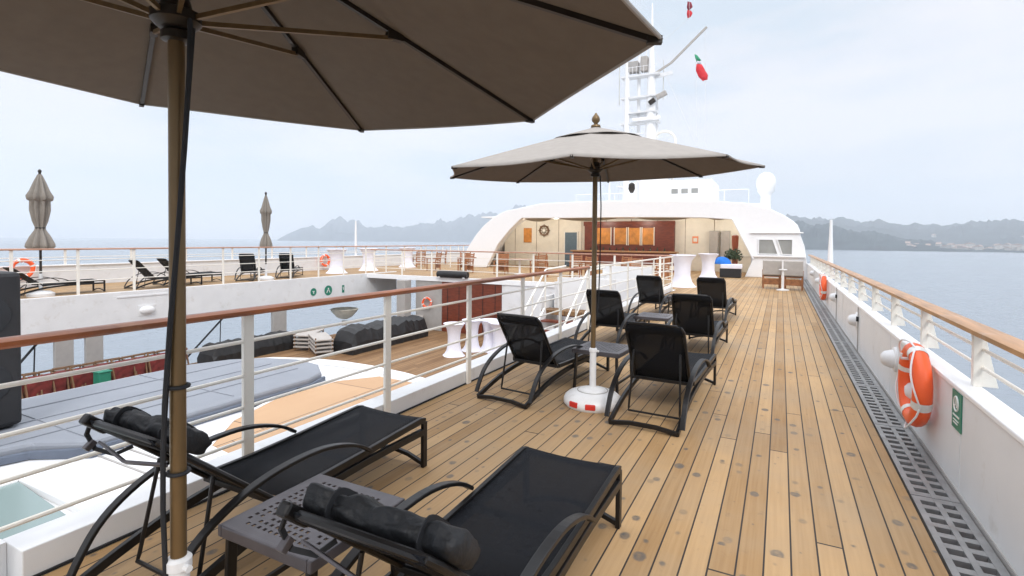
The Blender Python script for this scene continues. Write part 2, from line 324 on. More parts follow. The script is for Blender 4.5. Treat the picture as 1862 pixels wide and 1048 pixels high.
# ---------------------------------------------------------------- decks
def struct(name,mb,m_): return tag(mb.build(name,m_),kind='structure')
struct('deck',MB().bx(-3.16,.772,-3,45,-.12,0),DECK)
struct('deck',MB().bx(-17.2,-3.16,18.7,45,-.12,-.002),DECK)
struct('deck',MB().bx(-21.3,-17.22,-3,45,-.3,0),DECK)
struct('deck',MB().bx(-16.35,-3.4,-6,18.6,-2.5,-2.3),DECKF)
struct('hull',MB().bx(-16.3,1.1,-6,46,-13.9,-2.55),WHITE2)
struct('hull',MB().bx(-21.2,-16.32,-6,46,-13.9,-4.6),WHITE2)
struct('deck_edge',MB().bx(-3.42,-3.2,-3,18.7,-2.28,-.02),WHITE2)
struct('channel',MB().bx(.78,1.05,-3,26.9,-.1,-.035),RUST)
# white fascia beam under the far strip of deck
fa=thing('fascia_beam','long white fascia beam under the deck across the pool well','beam')
MB().bx(-17.22,-17.08,-3,20.6,-1.12,.035).build('beam',WHITE2,fa,bevel=.01)
MB().bx(-21.3,-17.3,-3,20.5,-.55,-.32).build('underside',WHITE2,fa)
MB().bx(-17.08,-17.06,8.2,9.6,-.14,-.10).build('ledge',WHITE2,fa)
lp=thing('bulkhead_lamp','white oval lamp on the long fascia beam, behind the brown pole','lamp',(-17.07,9.0,-.57))
MB().lathe([(.0,.12),(.1,.11),(.19,.07),(.22,0)],seg=20,M=Matrix.Rotation(R(90),3,'Y')@Matrix.Diagonal((.6,1,1))).build('lamp_cover',PLASTW,lp,True)
MB().box((-.005,0,0),(.02,.5,.32)).build('base_plate',WHITE2,lp,bevel=.005)
# pictogram signs on the fascia
def fascia_sign(y,kind,label):
    o=thing('safety_sign',label,'sign',(-17.075,y,-.56),0,'green pictograms on the white fascia'); o.scale=(1,.78,.78)
    if kind==0: MB().lathe([(.2,0),(.2,.006)],seg=24,M=Matrix.Rotation(R(90),3,'Y')).build('sign_plate',GREEN,o); 
    if kind==0: MB().box((.009,0,.02),(.004,.13,.05)).box((.009,0,-.04),(.004,.05,.12)).build('pictogram',TAPE,o)
    if kind==1:
        MB().lathe([(.27,0),(.27,.006)],seg=28,M=Matrix.Rotation(R(90),3,'Y')).build('sign_plate',GREEN,o)
        g=MB().lathe([(.045,0),(.045,.005)],c=(.007,0,.1),seg=14,M=Matrix.Rotation(R(90),3,'Y'))
        g.box((.0095,-.07,-.04),(.005,.04,.2),rx=-.5).box((.0095,.07,-.04),(.005,.04,.2),rx=.5); g.build('pictogram',TAPE,o)
    if kind==2:
        MB().box((.003,0,0),(.006,.17,.42)).build('sign_plate',GREEN,o)
        MB().box((.008,0,.03),(.004,.05,.18),rx=.2).build('pictogram',TAPE,o)
fascia_sign(15.36,0,'small round green sign, leftmost of three on the white fascia')
fascia_sign(16.15,1,'largest round green sign with white legs pictogram on the fascia')
fascia_sign(17.0,2,'narrow upright green sign, rightmost of three on the white fascia')
# bulwark on our side
bw=thing('bulwark','waist-high white steel bulwark along the right edge of the deck','wall')
MB().bx(1.06,1.09,-3,27,-.1,.68).build('plate',WHITE2,bw)
MB().bx(1.05,1.19,-3,27,.68,.715).build('cap',CLEANW,bw,bevel=.008)
wl=MB(); [wl.bx(1.0575,1.06,1.9+2.44*k,1.908+2.44*k,.03,.68) for k in range(10)]; wl.build('weld_seam',WHITE2,bw)
st=MB(); st.bx(1.052,1.06,-3,27,-.03,.03); st.build('kick_strip',GREYD,bw)
bw2=thing('bulwark','low white steel bulwark behind the loungers across the pool well','wall')
MB().bx(-21.3,-21.25,-3,45,0,.66).build('plate',WHITE2,bw2)
MB().bx(-21.38,-21.2,-3,45,.66,.70).build('cap',CLEANW,bw2,bevel=.008)
# railings
def railing(label,x,ys,zrail,zbase,rods,rail_m,post_m,y0,y1,w=.12,lean=0,fin=False,post_w=.07,rail_y1=None,gap=None,th=.045):
    o=thing('railing',label,'railing')
    pr=MB(); ry=rail_y1 or y1
    pts=[(x,y0+(ry-y0)*i/12,zrail+th/2) for i in range(13)]
    V=[(-w/2,-th/2),(-w/2+.012,-th/2),(w/2-.012,-th/2),(w/2,-th/2+.012),(w/2,th/2-.012),(w/2-.02,th/2),(-w/2+.02,th/2),(-w/2,th/2-.012)]
    VV=[];FF=[];k=len(V)
    for p in pts:
        for a,b_ in V: VV.append((p[0]+a,p[1],p[2]+b_))
    for i in range(len(pts)-1):
        for q in range(k): FF.append((i*k+q,i*k+(q+1)%k,(i+1)*k+(q+1)%k,(i+1)*k+q))
    FF.append(tuple(range(k))); FF.append(tuple((len(pts)-1)*k+q for q in range(k)))
    MB().add(VV,FF).build('handrail',rail_m,o,True)
    if rail_y1 and rail_y1<y1: MB().bx(x-.03,x+.03,rail_y1,y1,zrail,zrail+.03).build('top_bar',post_m,o)
    for y in ys:
        p=MB()
        if fin:  # tapered plate bracket leaning outboard
            p.prism([(x-.03,zrail),(x+.035,zrail),(x+.075,zbase+.16),(x+.11,zbase),(x-.0,zbase)],y-.014,y+.014,'Y')
            p.box((x+.0,y,(zrail+zbase)/2),(.045,.05,zrail-zbase))
        else: p.bx(x-.014,x+.014,y-post_w/2,y+post_w/2,zbase,zrail)
        p.build('post',post_m,o,bevel=.003)
    for z in rods: MB().sweep([(x+lean,y0,z),(x+lean,(y0+y1)/2,z),(x+lean,y1,z)],.0125,seg=8).build('rod',post_m,o,True)
    return o
railing('white railing with red-brown varnished handrail between the deck and the pool well',-3.16,[ -.49,.9]+[2.29+1.396*i for i in range(12)],1.135,.0,(.30,.52,.73,.96),VARN,CREAMW,-2,17.8,rail_y1=9.2,w=.1,post_w=.075)
railing('white tapered posts and weathered teak handrail on the right bulwark',1.16,[1.6,3.0,4.45]+[4.45+1.42*i for i in range(1,16)],1.075,.715,(.84,.96),VARN2,CREAMW,-2,26.9,w=.14,lean=.03,fin=True,th=.04)
railing('white railing with faded handrail along the inner edge across the pool well',-17.4,[.3+1.42*i for i in range(30)],1.27,.0,(.4,.7,1.0),VARNFAR,CREAMW,-2,42,w=.1)
railing('faded teak handrail over the far outer bulwark by the sea',-21.3,[.7+2.0*i for i in range(21)],1.2,.7,(.95,),VARNFAR,CREAMW,-2,43,w=.12)
# railing across the end of the pool well
o=thing('railing','white railing with red-brown handrail across the far end of the pool well','railing')
MB().bx(-17.2,-3.4,18.85,18.95,1.12,1.17).build('handrail',VARNFAR,o,bevel=.01)
for i in range(9): MB().bx(-17.0+1.65*i-.035,-17.0+1.65*i+.035,18.88,18.91,0,1.12).build('post',CREAMW,o)
for z in (.3,.58,.86): MB().sweep([(-17.2,18.9,z),(-3.4,18.9,z)],.012,seg=6).build('rod',CREAMW,o)
# curb under our inner railing
cu=thing('curb','low cream-white steel curb under the near railing','curb')
MB().bx(-3.40,-3.18,1.12,17.9,-.02,.15).build('coaming',WHITE2,cu,bevel=.006)
MB().bx(-3.40,-3.34,-2,1.118,-.02,.152).build('coaming',WHITE2,cu)
MB().bx(-3.18,-3.165,1.12,17.9,.0,.012).build('seam',CORD,cu)
# drain gratings: slotted plates, real openings
def grate():
    g=MB(); L_=1.49; x0,x1=.787,1.045; bars=[(x0,x0+.035),((x0+x1)/2-.016,(x0+x1)/2+.016),(x1-.045,x1)]
    for a,b_ in bars: g.bx(a,b_,0,L_,-.035,.004)
    n=12
    for i in range(n+1):
        y=.02+(L_-.06)*i/n; wd=.052 if 0<i<n else .06
        for (a,b_) in ((bars[0][1],bars[1][0]),(bars[1][1],bars[2][0])): g.bx(a+.001,b_-.001,y-wd/2+.015,y+wd/2+.015,-.034,.003)
    return g
gg=tag(grate().build('drain_grate',STEEL),'slotted grey drain grate in the channel beside the right bulwark','drain grate','drain grates along the right bulwark')
gg.location=(0,2.73,0)
for i in range(-2,16):
    if i==0: continue
    c=gg.copy(); COL.objects.link(c); c.location=(0,2.73+1.5*i,0)
# ---------------------------------------------------------------- lifebuoys
def lifebuoy(label,loc,side=-1,R0=.265,r=.064,rot=0):
    o=thing('lifebuoy',label,'lifebuoy',loc)
    MB().torus((0,0,0),R0,r,'X').build('ring',ORANGE,o,True)
    for k in range(4):
        a=20+90*k; MB().torus((0,0,0),R0,r+.003,'X',a-6,a+6,seg=6).build('band',TAPE,o,True)
    pts=[]
    for k in range(4):
        for q in range(9):
            a=R(20+90*k+90*q/8); rr_=R0+r*.95+ (.0 if q in(0,8) else .02)-.05*math.sin(math.pi*q/8)*(k%2)
            pts.append((side*(.02+.055*math.sin(math.pi*q/8)),rr_*math.cos(a),rr_*math.sin(a)))
    MB().sweep(pts,.007,seg=6,closed=True,up=(1,0,0)).build('grab_rope',PLASTW,o,True)
    MB().sweep([(-side*.075,0,.2),(side*.09,0,.2),(side*.09,0,.24)],.012,seg=6).build('hook',PLASTW,o)
    MB().box((-side*.03,0,-R0-.02),(.1,.12,.015)).box((-side*.03,.05,-R0-.045),(.1,.012,.06)).build('bracket',WHITE,o)
    return o
lifebuoy('large orange lifebuoy with white bands hung on the near right bulwark',(.965,5.15,.53))
lifebuoy('small far orange lifebuoy hung further along the right bulwark',(.965,15.3,.53))
lifebuoy('orange lifebuoy behind the loungers at the left edge of the photo',(-21.05,7.5,.62),1)
lifebuoy('red-orange lifebuoy on the far bulwark beside a green sign',(-21.05,19.7,.5),1)
# lamps on the bulwark
def dome_lamp(y,z,label,conduit=True,s_=1.0):
    o=thing('bulkhead_lamp',label,'lamp',(1.06,y,z),0,'white lamps along the right bulwark')
    MB().lathe([(.0,.13),(.05,.125),(.085,.1),(.105,.05),(.11,.0)],seg=22,M=Matrix.Rotation(R(-90),3,'Y')@Matrix.Diagonal((.85,1,1))).build('lamp_cover',PLASTW,o,True)
    MB().lathe([(.125,.0),(.125,.02),(.11,.025)],seg=22,M=Matrix.Rotation(R(-90),3,'Y')).build('base_ring',CLEANW,o,True)
    if conduit:
        MB().sweep([(-.012,-.17,.22),(-.012,-.17,-z+.02)],.008,seg=6).build('conduit',GREYD,o)
        MB().box((-.02,-.17,.04),(.03,.04,.07)).build('junction_box',CORD,o)
dome_lamp(5.35,.42,'white round lamp seen through the near lifebuoy',False)
dome_lamp(6.5,.47,'white round lamp just behind the near lifebuoy',False)
dome_lamp(9.5,.47,'white round lamp with dark conduit, midway along the bulwark')
dome_lamp(12.9,.5,'white round lamp just before the far lifebuoy')
dome_lamp(18.3,.5,'white round lamp just beyond the far lifebuoy',False)
dome_lamp(21.6,.55,'farthest white round lamp on the bulwark by the covered chairs',False)
# green sign
sg=thing('safety_sign','green rectangular sign with white pictogram beside the near lifebuoy','sign',(1.056,4.41,.545))
MB().box((0,0,0),(.006,.20,.25)).build('sign_plate',GREEN,sg)
pg=MB().torus((-.005,0,.045),.048,.006,'X',seg=20,sec=6)
pg.box((-.005,0,.05),(.004,.02,.06)).box((-.005,.0,.03),(.004,.06,.014)).box((-.005,0,-.035),(.004,.13,.010)).box((-.005,0,-.065),(.004,.11,.007)).box((-.005,.01,-.085),(.004,.09,.007)); pg.build('pictogram',TAPE,sg)
sg=thing('safety_sign','tiny green sign on the far bulwark left of the red lifebuoy','sign',(-21.2,17.3,.4))
MB().box((0,0,0),(.01,.3,.5)).build('sign_plate',GREEN,sg); MB().box((.008,0,.05),(.006,.12,.2)).build('pictogram',TAPE,sg)
# flag staff outside right rail
fs=thing('flagstaff','short tapered white pole standing on the right bulwark far down the deck','pole',(1.3,17.9,.7))
MB().lathe([(.085,0),(.075,.4),(.045,1.2),(.035,1.62),(.0,1.63)],seg=14).build('pole',CLEANW,fs,True)
MB().lathe([(.13,0),(.13,.04),(.08,.08)],seg=14).build('collar',CLEANW,fs,True)
fs=thing('flagstaff','thin white pole standing beyond the opposite handrail','pole',(-21.45,22.3,.7))
MB().lathe([(.07,0),(.06,1.2),(.04,1.95),(.0,1.96)],seg=12).build('pole',CLEANW,fs,True)
# ---------------------------------------------------------------- umbrellas
def umbrella(label,loc,Rr,off,zr,za,tilt,td,pole_top,detail=True,base=True,strap=True,vent=True):
    o=thing('parasol',label,'parasol',loc); c=MB(); seg=10; rings=12; V=[];F=[]
    def hgt(a): return tilt*math.cos(a-R(td))
    tot=8*seg
    for i in range(rings+1):
        f=i/rings; f=.03+.97*f
        for k in range(tot):
            a=R(off)+2*math.pi*k/tot; u=(k%seg)/seg; sag=math.sin(math.pi*u)
            # straight chord between ribs, drawn in a little, cloth sagging slightly between ribs
            ch=math.cos(math.pi/8)/math.cos((u-.5)*math.pi/4)
            r_=Rr*f*ch*(1-.022*sag*f*f)
            z=za-(za-zr)*(f**1.03)+hgt(a)*f-.016*sag*f*(1-f*.3)
            V.append((r_*math.cos(a),r_*math.sin(a),z))
    for i in range(rings):
        for k in range(tot): F.append((i*tot+k,i*tot+(k+1)%tot,(i+1)*tot+(k+1)%tot,(i+1)*tot+k))
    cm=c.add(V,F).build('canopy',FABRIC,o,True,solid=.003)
    MB().add([(x*.997,y*.997,z-.007) for x,y,z in V],F).build('shaded_lining',SHADED_LINING,cm,True)  # second sheet below the canvas, coloured dark for the shaded underside
    hem=[]
    for k in range(tot):
        p=V[rings*tot+k]; hem.append((p[0]*.998,p[1]*.998,p[2]-.006))
    MB().sweep(hem,.006,seg=6,closed=True).build('hem',FABRIC,cm,True)
    if vent:
        V=[];F=[]
        for i in range(7):
            f=.0+.29*i/6
            for k in range(tot):
                a=R(off)+2*math.pi*k/tot; u=(k%seg)/seg; sag=math.sin(math.pi*u); ch=math.cos(math.pi/8)/math.cos((u-.5)*math.pi/4)
                r_=max(.02,Rr*f)*ch; z=za+.012-(za-zr)*f*.985+hgt(a)*f+.012*sag*(i/6)
                V.append((r_*math.cos(a),r_*math.sin(a),z))
        for i in range(6):
            for k in range(tot): F.append((i*tot+k,i*tot+(k+1)%tot,(i+1)*tot+(k+1)%tot,(i+1)*tot+k))
        MB().add(V,F).build('vent_cap',FABRIC,cm,True,solid=.004)
        MB().lathe([(.05,za+.01),(.045,za+.03),(.018,za+.04),(.02,za+.05),(.038,za+.07),(.042,za+.09),(.033,za+.115),(.013,za+.14),(.01,za+.15),(0,za+.155)],seg=16).build('finial',BRONZE,o,True)
    hubz=zr+.02; 
    for k in range(8):
        a=R(off+45*k); ca,sa=math.cos(a),math.sin(a)
        def rp(f): return (Rr*f*ca,Rr*f*sa,za-(za-zr)*(f**1.03)+hgt(a)*f-.018)
        rb=MB().sweep([rp(f) for f in (.04,.25,.5,.75,.985)],.018,.02).build('rib',DKMET,o)
        e=Vector(rp(.985)); MB().box(e,(.045,.022,.022),rz=a).build('rib_tip',DKMET,rb)
        j=Vector(rp(.5)); st_=MB().sweep([(.05*ca,.05*sa,hubz+.0),(j.x,j.y,j.z-.02)],.013,.016).build('strut',BRONZE,rb)
        MB().box((j.x,j.y,j.z-.012),(.07,.03,.035),rz=a).build('joint',DKMET,rb)
    MB().lathe([(.032,hubz-.075),(.045,hubz-.07),(.045,hubz-.045),(.034,hubz-.035),(.055,hubz-.03),(.075,hubz-.01),(.075,hubz+.02),(.05,hubz+.03),(.04,hubz+.07)],seg=16).build('runner_hub',DKMET,o,True)
    MB().lathe([(.03,za-.16),(.06,za-.12),(.07,za-.08),(.03,za-.05)],seg=16).build('top_hub',DKMET,o,True)
    MB().lathe([(.0245,.52),(.0245,pole_top)],seg=24).build('pole',BRONZE,o,True)
    if base:
        b_=MB().lathe([(.27,.0),(.29,.025),(.29,.06),(.278,.09),(.245,.118),(.195,.138),(.14,.15),(.135,.158),(.06,.178),(.035,.185)],seg=44).build('base',PLASTW,o,True)
        MB().torus((0,0,.148),.15,.005,'Z').build('base_groove',GREYD,b_,True)
        for q in (-.5,0,):
            a=R(-76)+q*1.25; MB().box((.28*math.cos(a),.28*math.sin(a),.055),(.03,.10,.055),rz=a).build('base_plug',REDP,b_,bevel=.01)
    MB().lathe([(.033,.18),(.033,.53),(.040,.535),(.040,.565),(.03,.575)],seg=24).build('socket',PLASTW,o,True)
    MB().sweep([(.03,0,.545),(.06,0,.545)],.012,seg=8).build('clamp_screw',PLASTW,o)
    return o
u1=umbrella('large open taupe parasol with bronze pole in the left foreground',(-1.791,1.039,0),1.57,21,2.35,2.79,.09,208,2.75)
RV=lambda d,a: None
# cords and strap hanging by the near pole (in the parasol's own frame: view-right is (cos,sin) of yaw)
vr=Vector((math.cos(YAW),math.sin(YAW),0)); vt=Vector((math.sin(YAW),-math.cos(YAW),0))
def pp(r_,t_,z): v=vr*r_+vt*t_; return (v.x,v.y,z)
MB().sweep([pp(.065,.03,2.36),pp(.062,.03,2.2),pp(.045,.03,1.95),pp(.02,.035,1.6),pp(.0,.04,1.35),pp(-.018,.04,1.1),pp(-.028,.035,.9),pp(-.03,.033,.75),pp(-.022,.03,.45),pp(-.02,.03,.28)],.0085,seg=8).build('pull_cord',CORD,u1,True)
MB().sweep([pp(.058,.0,2.34),pp(.05,.028,2.0),pp(.03,.034,1.7),pp(.01,.037,1.5),pp(-.012,.03,1.2),pp(-.025,.03,1.0),pp(-.03,.028,.85)],.006,seg=6).build('pull_cord',CORD,u1,True)
for z in (1.15,.86): MB().torus((0,0,z),.031,.007,'Z',seg=24,sec=8).build('cord_tie',CORD,u1,True)
u2=umbrella('open taupe parasol with white round base among the six loungers',(-1.66,5.03,0),1.55,12,2.34,2.77,.08,90,2.72)
MB().sweep([pp(.05,.0,2.3),pp(.06,.01,2.0),pp(.055,.02,1.5),pp(.045,.03,1.1),pp(.03,.03,.9)],.006,seg=6).build('pull_cord',CORD,u2,True)
def closed_umbrella(label,loc,k=1.0,top=3.5):
    o=thing('parasol',label,'parasol',loc)
    prof=[(.02,0),(.05,.05),(.12,.25),(.2,.48),(.27,.62),(.25,.72),(.2,.75),(.19,1.0),(.15,1.3),(.10,1.48),(.12,1.55),(.2,1.72),(.26,1.92),(.27,2.0),(.2,2.08),(.05,2.09)]
    prof=[(r*k*(1+.05*math.sin(7*z+loc[1])),top-.12-z) for r,z in prof]
    MB().lathe(prof[::-1],seg=64,star=.24,ns=8).build('canopy',FABRIC2,o,True)
    MB().lathe([(.03,top-.14),(.03,top-.1),(.045,top-.06),(.03,top-.02),(0,top)],seg=12).build('finial',DKMET,o,True)
    MB().lathe([(.03,.6),(.03,1.6)],seg=12).build('pole',DKMET,o,True)
    MB().lathe([(.045,.1),(.045,.62)],seg=12).build('socket',PLASTW,o,True)
    MB().lathe([(.3,0),(.3,.08),(.2,.14),(.05,.16)],seg=28).build('base',PLASTW,o,True)
    MB().torus((0,0,top-.12-1.48),.11*k,.012,'Z',seg=20,sec=6).build('tie',CORD,o,True)
closed_umbrella('closed grey parasol in front of the orange lifebuoy at far left',(-18.0,6.8,0),.98,3.47)
closed_umbrella('slim closed grey parasol between two upright loungers across the well',(-17.95,13.8,0),.68,3.45)
# ---------------------------------------------------------------- loungers
def lounger(label,loc,rz,ang,group=None,length=1.91,pillow=False,towel=False,first=None,bl=.665):
    if first is not None: return dup(first,label,loc,rz,group)
    o=thing('sun_lounger',label,'sun lounger',loc,rz,group)
    L_=length; hw=.295; hinge=.66; zs=.325
    seat=[(hinge,.305),(.95,.305),(1.3,.318),(1.6,.335),(L_-.05,.348),(L_,.335)]
    fr=MB()
    for s_ in (-1,1): fr.sweep([(s_*hw,y,z) for y,z in seat],.026,.042)
    fr.bx(-hw,hw,L_-.02,L_+.012,.31,.338); fr.bx(-hw,hw,hinge-.012,hinge+.02,.28,.31); fr.bx(-hw,hw,1.22,1.25,.27,.30)
    fr.build('frame',FRAME,o,bevel=.003)
    for s_ in (-1,1):
        MB().sweep([(s_*hw,L_-.005,.33),(s_*hw,L_-.005,.0)],.045,.026).build('leg',FRAME,o,bevel=.003)
        MB().sweep(curve([(s_*(hw+.001),L_-.03,.262),(s_*(hw+.001),1.3,.262),(s_*(hw+.001),.85,.235),(s_*(hw+.001),.5,.18),(s_*(hw+.001),.22,.10),(s_*(hw+.001),.02,.024)],3),.03,.046).build('skid',FRAME,o,bevel=.003)
        arc=[(.04,.06),(.08,.14),(.15,.25),(.25,.34),(.38,.41),(.53,.46),(.7,.485),(.88,.488),(1.02,.468),(1.14,.432),(1.23,.39),(1.3,.342)]
        MB().sweep(curve([(s_*(hw+.038),y,z) for i,(y,z) in enumerate(arc)],3),.045,.02,up=(1,0,0) if False else (0,0,1)).build('armrest',FRAME,o,bevel=.004)
    MB().sweep([(-hw,L_-.005,.02),(-hw*.5,L_-.0,.065),(0,L_-.0,.085),(hw*.5,L_-.0,.065),(hw,L_-.005,.02)],.028,.028).build('cross_bar',FRAME,o,bevel=.003)
    MB().sweep([(-hw-.01,.03,.02),(-hw*.4,.03,.045),(hw*.4,.03,.045),(hw+.01,.03,.02)],.03,.036).build('cross_bar',FRAME,o,bevel=.003)
    # seat sling
    V=[];F=[];nx=8; sp=[(hinge+.02,.318),(.95,.312),(1.3,.325),(1.6,.345),(1.85,.362),(L_-.01,.358),(L_+.012,.34)]
    for (y,z) in sp:
        for i in range(nx+1):
            u=i/nx; V.append(((2*u-1)*(hw+.006),y,z-.014*math.sin(math.pi*u)))
    for j in range(len(sp)-1):
        for i in range(nx): F.append((j*(nx+1)+i,j*(nx+1)+i+1,(j+1)*(nx+1)+i+1,(j+1)*(nx+1)+i))
    MB().add(V,F).build('seat_sling',SLING,o,True,solid=.004)
    # backrest
    A=R(ang); dy,dz=-math.cos(A),math.sin(A); ny,nz_=math.sin(A),math.cos(A)
    def bp_(x,s__,n=0): return (x,hinge+dy*s__+ny*n,.305+dz*s__+nz_*n)
    hb_=hw-.028; bf=MB()
    bf.sweep([bp_(-hb_,0),bp_(-hb_,.3),bp_(-hb_,bl-.06),bp_(-hb_+.02,bl-.015),bp_(-hb_+.06,bl),bp_(0,bl+.004),bp_(hb_-.06,bl),bp_(hb_-.02,bl-.015),bp_(hb_,bl-.06),bp_(hb_,.3),bp_(hb_,0)],.015,seg=8,up=(0,ny,nz_))
    bf.build('backrest_frame',FRAME,o,True)
    V=[];F=[]; ss=[0,.15,.3,.45,.6,bl-.03,bl+.012,bl-.01,bl-.1]
    for q,s__ in enumerate(ss):
        for i in range(nx+1):
            u=i/nx; nn=.013 if q<6 else (.0 if q==6 else -.015)
            ww=hb_*(1 if s__<bl-.05 else .94)
            V.append(bp_((2*u-1)*ww,s__,nn-(.012*math.sin(math.pi*u) if q<6 else 0)))
    for j in range(len(ss)-1):
        for i in range(nx): F.append((j*(nx+1)+i,j*(nx+1)+i+1,(j+1)*(nx+1)+i+1,(j+1)*(nx+1)+i))
    MB().add(V,F).build('back_sling',SLING,o,True,solid=.004)
    # prop bracket behind the back
    p0=bp_(0,.36,-.02); ft=max(.12,hinge-.36*math.cos(A)-.10)
    zf=.045
    MB().sweep([(-hb_+.05,p0[1],p0[2]),(-hb_+.03,ft,zf+.03),(-hb_+.03,ft-.01,zf),(hb_-.03,ft-.01,zf),(hb_-.03,ft,zf+.03),(hb_-.05,p0[1],p0[2])],.010,seg=8,up=(1,0,0)).build('prop_bracket',FRAME,o,True)
    if pillow:
        # rolled bolster lying across the top of the back, with its straps and buckles
        # a flat folded roll: spiral layers seen at both ends, creased by the straps
        pv=[];pf=[];n1=60;n2=56
        for i in range(n1+1):
            u=i/n1; xx=(2*u-1)*(.30+.012*math.sin(9*u)); pin=max(0,1-abs(u-.22)*12)+max(0,1-abs(u-.80)*12)
            for k in range(n2):
                a=2*math.pi*k/n2; ca,sa=math.cos(a),math.sin(a)
                sq=1/(abs(ca)**3.2+abs(sa)**3.2)**(1/3.2)
                w1=mn.noise(Vector((u*7,1.5*ca,1.5*sa+loc[0]*3))); w2=mn.noise(Vector((u*17+a,2.5*ca,2.5*sa+loc[0])))
                f=sq*(1+.16*w1+.07*w2-.12*pin)-.10*max(0,1-abs(a-2.2-.5*math.sin(u*4))*6)
                e_=1-.16*max(0,abs(2*u-1)-.93)/.07
                pv.append(bp_(xx,bl-.125+.088*f*e_*ca,.062+.046*f*e_*sa+.012*w1))
        for i in range(n1):
            for k in range(n2): pf.append((i*n2+k,i*n2+(k+1)%n2,(i+1)*n2+(k+1)%n2,(i+1)*n2+k))
        pf.append(tuple(range(n2))); pf.append(tuple(n1*n2+k for k in range(n2)))
        pl_=MB().add(pv,pf).build('headrest_pillow',PILLOW,o,'all')
        for xx in (-.17,.19):
            MB().sweep([bp_(xx,bl-.125+.092*math.copysign(abs(math.cos(a))**.65,math.cos(a)),.064+.05*math.copysign(abs(math.sin(a))**.65,math.sin(a))) for a in [R(-70+d) for d in range(0,321,16)]],.022,.005,up=(1,0,0)).build('strap',CORD,pl_)
        MB().sweep([bp_(-.31,bl-.02,.01),bp_(-.335,bl-.06,-.05),bp_(-.32,bl-.13,-.09),bp_(-.27,bl-.20,-.08),bp_(-.25,bl-.24,-.02)],.010,.018,up=(0,ny,nz_)).build('strap',CORD,pl_)
        MB().box(bp_(-.325,bl-.10,-.085),(.03,.05,.03),rx=A).build('buckle',TABLE,pl_,bevel=.004)
        MB().sweep([bp_(-hb_-.02,bl+.03,.0),bp_(-hb_-.02,bl-.10,-.0)],.05,.05).build('end_cap',FRAME,o,bevel=.012)
        MB().sweep([bp_(-.26,bl-.1,-.06),bp_(0,bl-.1,-.10),bp_(.26,bl-.1,-.06)],.03,.012,up=(0,ny,nz_)).build('back_brace',TABLE,o,bevel=.003)
    return o
G1='black sun loungers on the near deck'
lounger('low black lounger by the near railing, its headrest behind the big pole',(-2.57,1.15,0),0,41,G1,pillow=True,bl=.74)
lounger('low black lounger in front centre with rolled headrest over the perforated table',(-1.10,1.03,0),0,41,G1,pillow=True,bl=.72)
A_=lounger('upright black lounger nearest the railing, left of the white parasol base',(-2.48,4.58,0),R(-8),56,G1)
lounger('upright black lounger just right of the white parasol base',(-1.045,4.52,0),R(-3),60,G1)
A2=lounger('black lounger behind the parasol pole, second from front on the railing side',(-2.45,7.45,0),R(-3),60,G1)
lounger('black lounger second from front in the right row',(-1.12,7.30,0),R(-2),63,G1)
lounger('farthest black lounger on the railing side, in a shiny cover',(-2.55,10.95,0),R(-5),63,G1)
lounger('farthest black lounger in the right row, arm jutting onto the walkway',(-1.27,10.85,0),R(-3),66,G1)
G2='black sun loungers across the pool well'
def opp(label,x,y,rz,ang): return lounger(label,(x,y,0),rz,ang,G2,length=2.15,bl=.8)
opp('lounger whose raised back crosses the lifebuoy across the well',-18.2,6.15,R(2),38)
opp('lounger with raised back seen side-on left of the big bronze pole',-18.15,9.05,R(1),48)
opp('lounger with raised back partly hidden behind the big bronze pole',-18.9,10.3,R(1),48)
opp('upright lounger seen from behind left of the slim closed parasol',-18.0,12.9,R(40),64)
opp('upright lounger seen from behind right of the slim closed parasol',-17.9,14.6,R(38),62)
# ---------------------------------------------------------------- tables
def side_table(label,loc,rz,group='low perforated metal tables between the loungers'):
    o=thing('side_table',label,'side table',loc,rz,group); n=31; s_=.53/n; V=[];F=[];ix={}
    def vid(i,j):
        if (i,j) not in ix: ix[(i,j)]=len(V); V.append((-.265+i*s_,-.265+j*s_,.447))
        return ix[(i,j)]
    for i in range(n):
        for j in range(n):
            hole=(i%2==1 and j%2==1 and 2<i<n-3 and 2<j<n-3 and abs(i-j)>1 and abs(i+j-n+1)>1 and ((i//2+j//2)%2==0 or True))
            if not hole: F.append((vid(i,j),vid(i+1,j),vid(i+1,j+1),vid(i,j+1)))
    MB().add(V,F).build('tabletop',TABLE,o,solid=.006)
    r_=MB()
    for a in (-1,1):
        r_.bx(a*.262-.012,a*.262+.012,-.274,.274,.40,.4505); r_.bx(-.25,.25,a*.262-.012,a*.262+.012,.40,.4503)
    r_.build('apron',TABLE,o,bevel=.006)
    for a in (-1,1):
        for b_ in (-1,1): MB().sweep([(a*.235,b_*.235,.41),(a*.24,b_*.24,.2),(a*.25,b_*.245,0)],.045,.022).build('leg',FRAME,o,bevel=.004)
        MB().bx(a*.237-.008,a*.237+.008,-.22,.22,.10,.125).build('stretcher',FRAME,o)
    return o
side_table('perforated table in the foreground between the two low loungers',(-1.80,1.635,0),R(0))
side_table('grey table right behind the white parasol base',(-1.76,5.72,0),R(-4))
side_table('grey table behind the parasol pole between the middle pair of loungers',(-1.8,8.6,0),R(-3))
side_table('farthest grey table between the last pair of loungers',(-1.9,11.9,0),R(-3))
